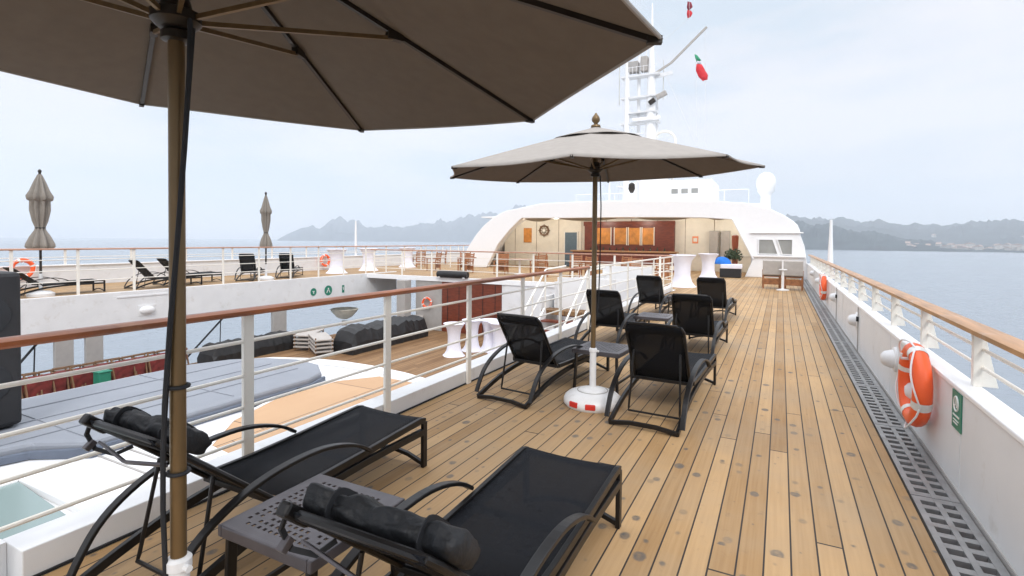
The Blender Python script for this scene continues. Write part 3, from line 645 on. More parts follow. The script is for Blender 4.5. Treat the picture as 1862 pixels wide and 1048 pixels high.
# ---------------------------------------------------------------- raised platform with sun pads in the pool well
ZP=-.7
outl=[(-3.44,-4),(-3.44,6.15),(-4.1,6.5),(-4.9,6.8),(-5.7,7.0),(-6.5,7.1),(-7.2,7.1),(-7.9,6.98),(-8.55,6.7),(-9.0,6.2),(-9.25,5.6),(-9.3,4.9),(-9.3,-4)]
pf=thing('pool_house','raised white platform with rounded front in the pool well','platform')
MB().prism(outl[::-1],-2.29,ZP).build('wall',WHITE,pf)
pts=[Vector((x,y,ZP+.035)) for x,y in outl[1:-1]]
MB().sweep([(p.x,p.y,p.z) for p in pts]+[(-9.3,-4,ZP+.035)],.2,.07).build('rim',CLEANW,pf,bevel=.02)
MB().sweep([(x*1.0,y+.13,ZP-.06) for x,y in outl[1:-1]],.06,.05).build('trim',VARN2,pf)
tn=[(-3.5,3.3),(-5.55,3.55),(-6.1,4.2),(-6.45,5.2),(-6.35,6.2),(-5.95,6.75),(-5.2,6.72),(-4.3,6.4),(-3.5,6.0)]
MB().prism(tn[::-1],ZP+.004,ZP+.045).build('teak_pad',TAN,pf,bevel=.01)
MB().sweep([(x,y,ZP+.03) for x,y in tn],.05,.05,closed=True).build('pad_edging',CLEANW,pf)
pc=thing('pool_cover','large blue-grey padded cover on the white platform','cover')
cvv=[(-6.5,2.85),(-6.5,5.75),(-6.65,6.15),(-7.1,6.5),(-7.7,6.6),(-8.3,6.4),(-8.75,6.0),(-9.0,5.4),(-9.0,4.0),(-9.0,-2),(-8.4,-2),(-7.0,2.55)]
MB().prism(cvv[::-1],ZP+.02,ZP+.17).build('cover',GREY,pc,bevel=.04)
for x_ in (-7.15,-7.8,-8.4): MB().sweep([(x_,-1.8,ZP+.175),(x_,2,ZP+.176),(x_,6.1,ZP+.175)],.008,seg=6).build('piping',GREY,pc)
for y_ in (1.0,2.9,4.6): MB().sweep([(-8.95,y_,ZP+.174),(-6.65 if y_>2.6 else -7.7,y_,ZP+.174)],.008,seg=6).build('piping',GREY,pc)
MB().sweep([(-8.3,-1.9,ZP+.05),(-6.97,2.52,ZP+.05),(-6.47,2.85,ZP+.05),(-6.46,5.77,ZP+.05),(-6.62,6.18,ZP+.05)],.05,.085).build('skirt',mat('dark_grey_skirt',(.10,.12,.16),.6),pc,bevel=.012)
for (x,y) in ((-6.43,3.3),(-6.43,4.6),(-6.43,5.5)):
    MB().box((x,y,ZP+.06),(.03,.05,.06)).build('clip',CORD,pc)
# skylight
sk=thing('skylight','greenish glass skylight with white frame at the lower left','skylight')
MB().prism([(-4.45,-2),(-4.45,2.06),(-6.3,2.2),(-6.3,-2)][::-1],ZP+.02,ZP+.05).build('glass',GLASSG,sk)
f_=MB(); f_.bx(-4.45,-4.1,-2,2.2,ZP+.001,ZP+.075); f_.bx(-6.45,-6.3,-2,2.2,ZP+.001,ZP+.07); f_.build('frame',CLEANW,sk,bevel=.01)
MB().prism([(-6.45,2.205),(-4.1,2.205),(-4.1,2.5),(-6.45,2.66)],ZP+.001,ZP+.072).build('frame',CLEANW,sk,bevel=.01)
MB().bx(-4.05,-3.5,-2,6.1,ZP+.001,ZP+.03).build('walkway',WHITE2,sk)
for y,x0 in ((2.9,-6.6),(3.15,-6.6)):
    MB().bx(x0,-4.1,y,y+.02,ZP+.001,ZP+.012).build('seam',GREYD,sk)
# tall black cabinet
cb_=thing('loudspeaker','tall black cabinet with rounded foot at the left edge of the photo','loudspeaker',(-7.98,2.42,-.53))
MB().box((0,0,.90),(.62,.62,1.74)).build('cabinet',BLACKP,cb_,bevel=.05)
MB().box((.0,0,.04),(.5,.5,.08)).build('foot',BLACKP,cb_,bevel=.03)
for z in (.55,1.3): MB().lathe([(.22,0),(.2,.02),(.05,.03),(0,.045)],c=(.311,0,z),seg=26,M=Matrix.Rotation(R(90),3,'Y')).build('driver',CORD,cb_,True)
br=thing('brace','white diagonal brace sloping down past the tall black cabinet','brace')
MB().sweep([(-3.6,.55,.55),(-4.9,1.55,-.66)],.04,.04).build('bar',CREAMW,br)
MB().lathe([(.07,0),(.07,.03)],c=(-4.9,1.55,-.69),seg=14).build('foot_plate',CREAMW,br)
# ---------------------------------------------------------------- lower deck objects
def column(label,x,y,w_,d_):
    z0=-2.3 if x>-16.3 else -4.6; o=thing('column',label,'column',(x,y,z0)); MB().bx(-w_/2,w_/2,-d_/2,d_/2,0,(-.13 if x>-16.3 and y>14 else -1.13)-z0).build('shaft',GREYD,o,bevel=.02); MB().bx(-w_/2-.03,w_/2+.03,-d_/2-.03,d_/2+.03,0,.08).build('plinth',GREYD,o); return o
column('grey column left of a gap under the far deck, near the black cabinet',-17.15,6.95,.13,.42)
column('grey column right of a gap under the far deck, near the black cabinet',-17.15,7.65,.13,.42)
column('wide grey column under the far deck behind the railing post',-17.15,13.75,.13,.62)
column('grey column beside the wood-clad wall at the end of the well',-14.6,18.1,.45,.45)
# red folded chairs row
def red_chair(label,x,y,rz):
    o=thing('folded_deck_chair',label,'deck chair',(x,y,-2.3),rz,'folded red deck chairs stacked along the pool well')
    MB().box((0,0,.33),(.5,.09,.55),rx=.15).build('canvas',REDC,o,bevel=.02)
    f=MB()
    for s_ in (-1,1): f.sweep([(s_*.27,-.12,0),(s_*.27,.06,.68)],.03,.04); f.sweep([(s_*.25,.14,0),(s_*.25,-.04,.62)],.03,.04)
    f.bx(-.27,.27,.04,.08,.64,.68); f.build('frame',BROWNM,o)
for i in range(15):
    red_chair('folded red canvas deck chair in the row under the far deck',-15.75-.05*(i%3),5.0+.3*i,R(90+8*math.sin(i*2.3)))
wb=thing('green_bin','small green box among the red folded chairs','box',(-15.3,7.0,-2.3))
MB().bx(-.15,.15,-.14,.14,0,.5).build('body',GREEN,wb,bevel=.03); MB().bx(-.17,.17,-.16,.16,.5,.54).build('lid',GREEN,wb,bevel=.02)
def tarp(label,x0,y0,x1,y1,w_,h_,seed):
    rr_=random.Random(seed); a=Vector((x0,y0,-2.3)); b_=Vector((x1,y1,-2.3)); n=26; V=[];F=[]; d=(b_-a); q=Vector((d.y,-d.x,0)).normalized(); prof=[(-.5,0),(-.52,.5),(-.42,.9),(-.2,1.0),(.15,.97),(.42,.88),(.52,.45),(.5,0)]
    for i in range(n+1):
        p=a+d*i/n; hh=h_*(1+.05*math.sin(i*.9+seed)+rr_.uniform(-.07,.07)); e_=.55 if i in(0,n) else 1
        for (u,v) in prof: V.append(p+q*u*w_*(1+rr_.uniform(-.04,.04))+Vector((0,0,v*hh*e_)))
    k=len(prof)
    for i in range(n):
        for j in range(k-1): F.append((i*k+j,i*k+j+1,(i+1)*k+j+1,(i+1)*k+j))
    F.append(tuple(range(k))); F.append(tuple(n*k+j for j in range(k)))
    o=MB().add(V,F).build('tarpaulin',TARP,smooth=False); tag(o,label,'tarpaulin'); return o
tarp('black tarpaulin over a stack just right of the bronze pole in the pool well',-15.8,10.0,-15.8,13.2,.8,.6,1)
tarp('long black tarpaulin over stacked furniture behind the second railing post',-13.3,13.2,-13.2,17.3,1.0,.85,4)
# grey stacked loungers on the lower deck
def low_stack(label,x,y,rz,m_):
    o=thing('stacked_chairs',label,'stacked chairs',(x,y,-2.3),rz)
    for k in range(4):
        MB().box((0,0,.18+.13*k),(.6,1.1,.05),rx=.06).build('seat',m_,o,bevel=.01)
    f=MB()
    for a in(-.27,.27):
        for b2 in(-.5,.5): f.bx(a-.02,a+.02,b2-.02,b2+.02,0,.62)
    f.build('leg',BROWNM,o)
low_stack('grey-beige stacked chairs beside the wide grey column',-15.0,13.3,R(20),COVERG)
low_stack('beige stacked chairs left of the long black tarpaulin',-14.0,12.9,R(60),COVERG)
low_stack('pale stacked chairs beyond the long black tarpaulin',-13.9,18.0,R(30),COVERG)
# planter-like round white tub
tb=thing('tub','round beige tub hanging below the far deck beside the second post','tub',(-17.6,17.6,-1.75))
MB().lathe([(.15,-.25),(.35,-.15),(.55,.08),(.62,.2),(.58,.22),(.5,.12),(.0,.02)],seg=30).build('bowl',mat('beige_tub',(.5,.46,.38),.5,var=.2),tb,True)
MB().lathe([(.12,-.55),(.12,-.34)],seg=14).build('foot',GREYD,tb)
# promenade railing beyond
lifebuoy('small dark red lifebuoy on the grey panel by the wood-clad wall',(-13.6,18.42,-1.1),1,.2,.05).rotation_euler=(0,0,R(-80))
# bulkhead at end of well
bk=thing('bulkhead','wood-clad and white wall closing the far end of the pool well','wall')
MB().bx(-12.9,-10.0,18.55,18.62,-2.29,-.16).build('wood_panel',REDWOOD,bk)
for i in range(5): MB().bx(-12.9+.58*i-.01+.29,-12.9+.58*i+.01+.29,18.535,18.548,-2.25,-.2).build('panel_groove',CORD,bk)
MB().bx(-14.3,-12.92,18.55,18.62,-2.29,-.16).build('grey_panel',GREYD,bk)
MB().bx(-9.98,-3.44,18.55,18.62,-2.29,-.16).build('white_panel',WHITE2,bk)
MB().bx(-17.2,-3.44,18.5,18.68,-.155,.03).build('edge_beam',CLEANW,bk)
ab=thing('awning_roll','black rolled awning lying on the white edge beam','awning',(-12.3,18.45,.17)); MB().lathe([(.13,-.75),(.15,-.6),(.15,.6),(.13,.75)],seg=14,M=Matrix.Rotation(R(90),3,'Y')).build('roll',TARP,ab,True)
MB().bx(-.65,-.58,-.14,.14,-.14,-.1).bx(.58,.65,-.14,.14,-.14,-.1).build('cradle',WHITE,ab)
# cocktail tables under stretch cloth
def cocktail(label,loc,h=1.1,rt=.36,group='tall tables under white stretch cloth'):
    o=thing('cocktail_table',label,'cocktail table',loc,0,group)
    prof=[(rt+.03,0),(rt*.92,.05),(rt*.72,h*.16),(rt*.6,h*.36),(rt*.6,h*.62),(rt*.7,h*.82),(rt*.97,h*.965),(rt,h-.02)]
    MB().lathe(prof,seg=32,star=.045,ns=4).build('cloth',CLOTH,o,True)
    MB().lathe([(rt,h-.022),(rt+.004,h-.005),(rt-.01,h),(0,h+.002)],seg=32).build('tabletop',CLOTH,o,True)
cocktail('white cloth cocktail table on the lower deck, leftmost by the wood-clad wall',(-9.86,14.9,-2.3))
cocktail('white cloth cocktail table on the lower deck, just right of the leftmost',(-9.75,15.9,-2.3))
cocktail('white cloth cocktail table on the lower deck behind the third railing post',(-9.2,16.2,-2.3))
cocktail('white cloth cocktail table on the lower deck nearest the upright lounger',(-8.6,15.9,-2.3),rt=.42)
cocktail('white cloth cocktail table on the lower deck, rightmost and farthest',(-8.2,16.8,-2.3),rt=.42)
cocktail('tall white cloth table left of the walkway near the bar',(-3.2,19.9,0),1.16,.46)
cocktail('tall white cloth table farther on, beside the blue bundle',(-2.85,24.6,0),1.12,.42)
for i,(y,x) in enumerate(((18.4,-18.9),(20.9,-19.2),(24.6,-19.6))):
    cocktail('white cloth table across the pool well, '+['nearest to the slim closed parasol','second from the slim closed parasol','farthest, beside wooden chairs'][i],(x,y,0),1.15,.5)
# ---------------------------------------------------------------- wooden chairs
def wood_chair(label,loc,rz,cover=False,group='wooden armchairs near the bar'):
    o=thing('wooden_chair',label,'chair',loc,rz,group)
    for a in (-.27,.27):
        MB().sweep([(a,.25,0),(a,.25,.62)],.045,.045).build('leg',TEAKF,o); MB().sweep([(a,-.25,0),(a,-.25,.5),(a,-.33,.98)],.045,.045).build('leg',TEAKF,o)
        MB().bx(a-.03,a+.03,-.27,.3,.62,.65).build('armrest',TEAKF,o)
    s2=MB(); [s2.bx(-.27,.27,-.25+.1*k,-.17+.1*k,.42,.45) for k in range(5)]; s2.build('seat',TEAKF,o)
    b2=MB(); [b2.box((0,-.275-.012*k,.55+.09*k),(.5,.02,.06),rx=.16) for k in range(5)]; b2.build('backrest',TEAKF,o)
    MB().bx(-.25,.25,-.24,-.215,.15,.36).build('lower_panel',TEAKF,o)
    if cover:
        MB().prism([(-.22,.46),(-.2,.5),(-.235,.62),(-.28,.98),(-.33,1.03),(-.39,1.0),(-.33,.5)],-.30,.30,'X').build('cover',COVERG,o,bevel=.02)
        MB().bx(-.26,.26,-.22,.26,.455,.53).build('cushion',COVERG,o,bevel=.03)
    return o
wood_chair('wooden armchair with taupe cover by the walkway, left of its white table',(-.28,20.95,0),R(4),True,'covered wooden armchairs by the right bulwark')
wood_chair('wooden armchair with taupe cover next to the right bulwark',(.42,20.75,0),R(-4),True,'covered wooden armchairs by the right bulwark')
pt=thing('pedestal_table','small white pedestal table between the two covered armchairs','table',(.08,20.2,0)); MB().lathe([(.2,0),(.2,.03),(.04,.06),(.04,.68),(.1,.7)],seg=16).build('pedestal',PLASTW,pt,True); MB().lathe([(.13,.70),(.13,.73)],seg=20).build('tabletop',PLASTW,pt)
spots=[(-16.2,22.5,150),(-15.0,23.6,200),(-13.9,22.0,170),(-13.0,24.2,30),(-12.0,22.2,190),(-10.6,23.4,160),(-9.6,21.6,20),(-8.4,22.8,200),(-7.3,21.3,170),(-6.2,22.6,150),(-5.2,20.9,190),(-4.6,23.0,30)]
lab=['farthest left of the row','by the white hood foot','in front of the orange door','under the round wall wheel','before the grey door','left of the bar counter','turned to the bar','at the centre of the bar','beside a round table near the bar','right of centre at the bar','near the tall white cloth table','close to the end of the bar']
for (x,y,r_),l_ in zip(spots,lab): wood_chair('red-brown wooden armchair on the bar terrace, '+l_,(x,y,0),R(r_))
for i,(x,y) in enumerate(((-19.2,25.2),(-19.8,28.4),(-18.8,30.5))): wood_chair('red-brown wooden chair across the pool well, '+['nearest beside the white cloth tables','second, by the far bulwark','farthest, left of the white hood'][i],(x,y,0),R(60+70*i),group='wooden chairs across the pool well')
for i,(x,y) in enumerate(((-14.4,22.9),(-11.2,22.6),(-7.9,21.9))):
    t_=thing('round_table','round wooden table on the bar terrace, '+['leftmost','middle','rightmost'][i]+' of three','table',(x,y,0),0,'round tables on the bar terrace'); MB().lathe([(.5,.70),(.5,.74)],seg=26).build('tabletop',TEAKF,t_); MB().lathe([(.25,0),(.25,.03),(.05,.06),(.05,.7)],seg=12).build('pedestal',CLEANW,t_)
# ---------------------------------------------------------------- stair enclosure beyond our handrail
se=thing('stair_enclosure','white steel stair enclosure behind the railing, left of the loungers','stairwell')
MB().bx(-4.9,-3.45,12.0,12.08,-.02,.74).build('panel',WHITE,se); MB().bx(-4.9,-3.45,14.0,14.06,-.02,.60).build('panel',WHITE,se)
MB().bx(-4.98,-4.91,12.0,16.0,-.6,.62).build('panel',WHITE2,se); MB().bx(-5.0,-3.45,16.0,16.08,-.02,.86).build('panel',WHITE,se)
for i in range(7): MB().bx(-4.85,-3.5,12.2+.28*i,12.45+.28*i,-.25-.2*i,-.21-.2*i).build('tread',REDWOOD,se)
sr=thing('staircase','open white staircase with red-brown treads down to the lower deck','staircase')
for i in range(10):
    MB().bx(-4.95,-4.0,8.7+.27*i,8.93+.27*i,-2.1+.205*i,-2.06+.205*i).build('tread',REDWOOD,sr)
for x in (-5.0,-3.95):
    MB().sweep([(x,8.6,-2.25),(x,11.5,-.05)],.04,.22).build('stringer',CLEANW,sr)
    MB().sweep([(x,8.5,-1.25),(x,11.5,.95),(x,12.8,.98)],.022,seg=8).build('handrail',CREAMW,sr,True)
    MB().sweep([(x,8.5,-1.65),(x,11.5,.55),(x,12.8,.56)],.014,seg=6).build('handrail',CREAMW,sr,True)
    for i in range(5): MB().sweep([(x,8.6+.72*i,-2.2+.53*i),(x,8.6+.72*i,-1.2+.53*i)],.02,seg=6).build('baluster',CREAMW,sr)
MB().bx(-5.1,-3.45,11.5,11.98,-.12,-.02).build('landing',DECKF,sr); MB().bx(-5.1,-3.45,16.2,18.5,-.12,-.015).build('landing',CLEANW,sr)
MB().bx(-5.16,-5.11,11.5,18.5,-.5,.28).build('panel',WHITE,sr)
# ---------------------------------------------------------------- deckhouse with the bar
HY=27.0
dh=thing('deckhouse','white deckhouse with curved hood over an open bar at the end of the deck','deckhouse')
outer=[(1.07,-.0),(1.07,.7),(.95,1.5),(.79,1.95),(.74,2.3),(.62,2.52),(.2,2.84),(-.48,3.2),(-1.41,3.49),(-2.87,3.63),(-5.49,3.72),(-8.97,3.78),(-12.03,3.73),(-14.31,3.35),(-15.1,3.02),(-15.79,2.52),(-16.3,2.0),(-16.9,1.2),(-17.5,0)]
inner=[(-2.0,2.72),(-1.1,.86),(-1.35,0.0)]
openp=[(-1.5,0),(-1.15,.86),(-2.05,2.72),(-3.5,2.82),(-5.5,2.86),(-7.45,2.88),(-9.3,2.88),(-11.0,2.88),(-13.3,2.92),(-14.1,2.2),(-14.84,1.38),(-15.6,0)]
def ringmesh(y0,y1,A,B):
    # plate between outline A (outer) and B (inner), both open polylines from right foot to left foot, resampled
    def res(P,n):
        P=[Vector((p[0],p[1])) for p in P]; Ls=[0]
        for a,b_ in zip(P,P[1:]): Ls.append(Ls[-1]+(b_-a).length)
        out=[]
        for i in range(n+1):
            s_=Ls[-1]*i/n
            for k in range(len(P)-1):
                if Ls[k]<=s_+1e-9<=Ls[k+1]+1e-6:
                    f=(s_-Ls[k])/(Ls[k+1]-Ls[k]); out.append(P[k].lerp(P[k+1],min(1,f))); break
            else: out.append(P[-1])
        return out
    n=90; a=res(A,n); b_=res(B,n); V=[];F=[]
    for i in range(n+1): V+=[(a[i].x,y0,a[i].y),(b_[i].x,y0,b_[i].y),(a[i].x,y1,a[i].y),(b_[i].x,y1,b_[i].y)]
    for i in range(n):
        p,q=4*i,4*i+4; F+=[(p,p+1,q+1,q),(p+2,q+2,q+3,p+3),(p,q,q+2,p+2),(p+1,p+3,q+3,q+1)]
    F+=[(0,2,3,1),(4*n,4*n+1,4*n+3,4*n+2)]
    return MB().add(V,F)
ringmesh(HY,HY+.35,outer,openp).build('hood_front',CLEANW,dh,True,bevel=.03)
# roof shell running forward
V=[];F=[];n=len(outer)
for (yy,sc) in ((HY+.36,.99),(HY+5,.985),(HY+12,.97),(HY+18,.93)):
    for (x,z) in outer: V.append((-8.2+(x+8.2)*sc,yy,z*sc))
for j in range(3):
    for i in range(n-1): F.append((j*n+i,j*n+i+1,(j+1)*n+i+1,(j+1)*n+i))
F.append(tuple(3*n+i for i in range(n)))
MB().add(V,F).build('shell',CLEANW,dh,True,solid=.08)
# slanted wing moulding along the right edge of the opening
MB().sweep([(-2.06,HY-.04,2.74),(-1.13,HY-.04,.86)],.10,.08).build('wing_moulding',CLEANW,dh,bevel=.02)
MB().bx(-1.15,1.0,HY-.12,HY-.005,.96,1.04).build('ledge',CLEANW,dh,bevel=.02)
MB().bx(-1.3,.9,HY-.10,HY-.005,2.06,2.12).build('ledge',CLEANW,dh,bevel=.02)
wn=MB().prism([(-.92,1.1),(-.12,1.1),(-.33,1.78),(-.92,1.78)][::-1],HY-.03,HY-.004,'Y').build('window',GLASSD,dh)
MB().sweep([(-.92,HY-.03,1.1),(-.12,HY-.03,1.1),(-.33,HY-.03,1.78),(-.92,HY-.03,1.78)],.05,.05,closed=True,up=(0,1,0)).build('frame',CLEANW,wn)
wn=MB().prism([(.06,1.1),(.45,1.1),(.45,1.78),(-.15,1.78)][::-1],HY-.03,HY-.004,'Y').build('window',GLASSD,dh)
MB().sweep([(.06,HY-.03,1.1),(.47,HY-.03,1.1),(.47,HY-.03,1.78),(-.15,HY-.03,1.78)],.05,.05,closed=True,up=(0,1,0)).build('frame',CLEANW,wn)
# back wall, ceiling and side walls of the open bar
BY=31.0
MB().bx(-16.5,-.9,BY,BY+.15,0,3.2).build('back_wall',CREAM,dh)
MB().bx(-16.2,-1.2,HY+.4,BY,2.98,3.06).build('ceiling',CLEANW,dh)
MB().bx(-1.25,-1.1,HY+.4,BY,0,2.97).build('side_wall',WHITE,dh)
SC=mat('dark_beige_awning',(.35,.29,.2),.8)  # dark beige cloth of the scalloped awning edge
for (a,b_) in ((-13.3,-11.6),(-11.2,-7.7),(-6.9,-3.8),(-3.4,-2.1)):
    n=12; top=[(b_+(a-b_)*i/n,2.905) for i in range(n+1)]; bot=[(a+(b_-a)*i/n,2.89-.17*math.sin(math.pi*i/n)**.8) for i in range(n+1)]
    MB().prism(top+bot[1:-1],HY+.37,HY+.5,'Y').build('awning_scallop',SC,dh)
for k in range(9): MB().bx(-15.7+1.55*k-.012,-15.7+1.55*k+.012,BY-.012,BY-.002,.02,2.96).build('panel_joint',BROWNM,dh)
MB().bx(-16.3,-1.2,BY-.05,BY-.013,.86,.93).build('dado_rail',CREAMW,dh)
d_=MB().bx(-15.06,-14.5,BY-.05,BY-.002,1.5,2.44).build('door_panel',AMBER,dh)
d_=MB().bx(-12.15,-11.35,BY-.06,BY-.002,.02,2.16).build('door',mat('grey_blue_door',(.10,.15,.19),.5),dh); MB().lathe([(.03,0),(.03,.04)],c=(-11.45,BY-.1,1.05),seg=8).build('handle',STEEL,d_)
MB().bx(-12.22,-12.15,BY-.07,BY-.002,.0,2.22).bx(-11.35,-11.28,BY-.07,BY-.002,.0,2.22).build('door_frame',CREAMW,dh)
wh=thing('wall_wheel','dark round wheel ornament on the cream wall left of the bar','ornament',(-13.6,BY-.06,2.28))
wm=MB().torus((0,0,0),.3,.05,'Y',seg=30,sec=8); wm.build('rim',BROWNM,wh,True); sp_=MB()
for k in range(8):
    a=k*math.pi/4; sp_.sweep([(.06*math.cos(a),0,.06*math.sin(a)),(.42*math.cos(a),0,.42*math.sin(a))],.02,seg=6)
sp_.build('spoke',BROWNM,wh); MB().lathe([(.1,-.03),(.1,.03)],seg=14,M=Matrix.Rotation(R(90),3,'X')).build('hub',CREAMW,wh)
# bar
br=thing('bar_cabinet','dark red wood back-bar with four amber panels','bar cabinet',(0,0,0))
MB().bx(-10.75,-5.4,BY-.35,BY-.01,.95,2.78).build('case',REDWOOD,br)
for x0,x1 in ((-9.95,-9.1),(-8.85,-8.15),(-8.0,-7.35),(-7.2,-6.55)):
    pn=MB().bx(x0,x1,BY-.38,BY-.352,1.45,2.42).build('panel',AMBER,br)
    MB().bx(x0-.05,x0-.003,BY-.40,BY-.352,1.4,2.46).bx(x1+.003,x1+.05,BY-.40,BY-.352,1.4,2.46).build('frame',CREAM,pn)
MB().bx(-10.8,-5.35,BY-.42,BY-.36,2.55,2.82).build('cornice',REDWOOD,br); MB().bx(-10.6,-5.5,BY-.62,BY-.36,1.0,1.05).build('shelf',REDWOOD,br)
for k in range(12):
    x=-10.3+.4*k; hh=.22+.07*((k*7)%4)/3
    bo=thing('bottle','small dark bottle on the back-bar shelf','bottle',(x,BY-.5,1.052),0,'bottles on the back-bar shelf'); MB().lathe([(.045,0),(.045,hh*.6),(.015,hh*.75),(.015,hh),(0,hh)],seg=10).build('glass',mat('bottle_%d'%(k%1),(.03,.05,.03),.15) if k==0 else bpy.data.materials['bottle_0'],bo,True)
bc=thing('bar_counter','long bar counter with red-brown top in front of the back-bar','bar counter')
MB().bx(-10.9,-4.9,28.6,29.3,1.02,1.10).build('top',VARN2,bc,bevel=.01); MB().bx(-10.8,-5.0,28.75,29.2,0,1.02).build('front',REDWOOD,bc); MB().bx(-10.8,-5.0,28.72,28.748,.1,.35).build('kick_panel',CREAM,bc)
nb=thing('notice','small orange notice on the cream wall right of the bar','notice',(-4.3,BY-.02,1.75)); MB().box((0,0,0),(.32,.02,.4)).build('board',mat('orange_notice',(.75,.25,.1),.6),nb); MB().box((0,-.012,0),(.2,.006,.2)).build('print',CREAMW,nb)
for i,(x,l_) in enumerate(((-3.3,'left'),(-2.7,'right'))):
    gf=thing('grey_locker','grey wall locker right of the bar, the '+l_+' one','locker',(x,BY-.15,0)); MB().box((0,0,1.5),(.45,.28,1.5)).build('body',GREYD,gf); MB().box((0,-.145,1.5),(.39,.01,1.42)).build('door',COVERG,gf)
# added glowing discs and fill lamps that brighten the bar interior
FILL=emit('fill_glow',(1,.86,.66),9)
for i in range(6):
    x=-14.5+2.45*i; o=thing('fill_light','small round warm fill light added over the bar terrace','fill light',(x,29.2,2.975),0,'round fill lights added over the bar'); MB().lathe([(.14,-.012),(.14,-.002)],seg=16).build('glow_disc',FILL,o)
    pl=bpy.data.lights.new('fill_lamp','POINT'); pl.energy=52; pl.color=(1,.94,.84); pl.shadow_soft_size=.15; po=bpy.data.objects.new('fill_lamp',pl); COL.objects.link(po); po.location=(0,0,-.15); po.parent=o
# items by the right side of the opening
wp=thing('wood_post','red-brown wooden stand just inside the right side of the bar opening','stand',(-2.0,27.9,0)); MB().lathe([(.16,0),(.14,.1),(.12,1.3),(.15,1.5),(.16,1.95),(.08,2.0)],seg=14).build('post',mat('red_brown_stand',(.4,.09,.03),.5),wp,True)
pn=thing('potted_plant','dark green bushy plant beside the red-brown stand','plant',(-2.05,27.4,0)); MB().lathe([(.15,0),(.2,.35),(.21,.4),(.0,.38)],seg=14).build('pot',BLACKP,pn,True)
lf=MB(); rr=random.Random(5)
for k in range(420):
    a=rr.uniform(0,6.28); e=rr.uniform(-.6,1.3); q=rr.uniform(.05,.42); c=Vector((q*math.cos(a)*math.cos(e),q*math.sin(a)*math.cos(e),.95+q*.95*math.sin(e))); d=Vector((rr.uniform(-1,1),rr.uniform(-1,1),rr.uniform(-1,1))).normalized(); u=d.orthogonal().normalized()*.03
    lf.add([c-d*.09,c+u,c+d*.09,c-u],[(0,1,2,3)])
lf.build('foliage',LEAF,pn); MB().sweep([(0,0,.3),(.02,0,.7),(0,.02,1.0)],.02,seg=6).build('stem',BROWNM,pn)
tr=thing('towel_cart','low table with black skirt and white cloth by the bar opening','cart',(-2.05,26.2,0)); MB().bx(-.45,.45,-.3,.3,.02,.42).build('skirt',BLACKP,tr,bevel=.02); MB().bx(-.42,.48,-.33,.33,.42,.62).build('cloth',CLOTH,tr,bevel=.03)
bt=thing('towel_bundle','bright blue bundle on the white-clothed low table','towels',(-2.45,26.2,.62))
V=[];F=[]
for i in range(9):
    ph=math.pi*i/8/2
    for k in range(18):
        a=2*math.pi*k/18; q=.38*math.cos(ph)*(1+.12*math.sin(3*a+1)); V.append((q*math.cos(a),q*math.sin(a)*.8,.34*math.sin(ph)))
for i in range(8):
    for k in range(18): F.append((i*18+k,i*18+(k+1)%18,(i+1)*18+(k+1)%18,(i+1)*18+k))
MB().add(V,F).build('cloth',BLUE,bt,True)
# ---------------------------------------------------------------- above the deckhouse
up=thing('wheelhouse_block','white upper block with small dark windows above the deckhouse','superstructure',(0,36,0))
MB().bx(-9.5,-3.9,-1,3,3.5,5.6).build('wall',CLEANW,up,bevel=.05); MB().bx(-8.4,-6.6,-1.5,-.9,3.6,6.2).build('wall',CLEANW,up,bevel=.1)
MB().bx(-14,-1,-1,8,3.3,4.0).build('deck_slab',CLEANW,up,bevel=.05)
for k in range(4): MB().bx(-7.6+.62*k+.6,-7.2+.62*k+.6,-1.53 if False else -1.03,-1.002,4.75,5.05).build('window',GLASSD,up)
for k in range(9):
    MB().sweep([(-13+1.0*k*1.4,-.8,4.0),(-13+1.4*k,-.8,4.9)],.02,seg=6).build('rail_post',CLEANW,up)
MB().sweep([(-13,-.8,4.9),(-1.8,-.8,4.9)],.02,seg=6).build('top_rail',CLEANW,up)
ms=thing('radar_mast','tall white radar mast rising behind the parasol','mast',(-8.0,36.0,3.6)); K=36/31
def mz(z): return (z-1.65)*K+1.65-3.6
MB().lathe([(.55,0),(.5,2.5),(.36,mz(8)),(.26,mz(11.5)),(.12,mz(13.5)),(.05,mz(15.5))],c=(0,0,0),seg=18).build('pole',CLEANW,ms,True)
MB().lathe([(.22,0),(.2,4),(.17,mz(12.2))],c=(-1.6,-.2,0),seg=14).build('pole',CLEANW,ms,True)
for z in (8.6,10.1,11.35): MB().box((-.7,0,mz(z)),(2.6,.7,.12)).build('platform',WHITE2,ms)
MB().box((-1.2,-.1,mz(11.9)),(.7,.5,.75)).build('equipment_box',GREYD,ms,bevel=.05); MB().box((-.45,-.1,mz(12.0)),(.45,.5,1.0)).build('equipment_box',COVERG,ms,bevel=.05)
MB().sweep([(.1,0,mz(11.35)),(1.3,0,mz(11.9)),(2.2,0,mz(12.6)),(3.5,0,mz(13.6))],.09,.13).build('yard',COVERG,ms)
MB().sweep([(.1,0,mz(11.2)),(1.4,0,mz(11.35))],.1,.25).build('yard',WHITE2,ms)
MB().box((.75,-.3,mz(10.05)),(.7,.3,.3),ry=-.4).build('radar_scanner',COVERG,ms,bevel=.03); MB().box((.15,-.4,mz(9.72)),(.45,.3,.28),ry=-.6).build('searchlight',DKMET,ms,bevel=.04)
MB().torus((.9,0,mz(7.35)),.75,.09,'Y',a0=-10,a1=150,seg=18).build('radar_hoop',CREAMW,ms,True)
MB().sweep([(-1.6,0,mz(12)),(-2.2,0,mz(4))],.015,seg=4).sweep([(.1,0,mz(13)),(4.5,0,mz(4))],.012,seg=4).sweep([(3.4,0,mz(13.5)),(3.6,0,mz(4.5))],.012,seg=4).build('stay',WHITE2,ms)
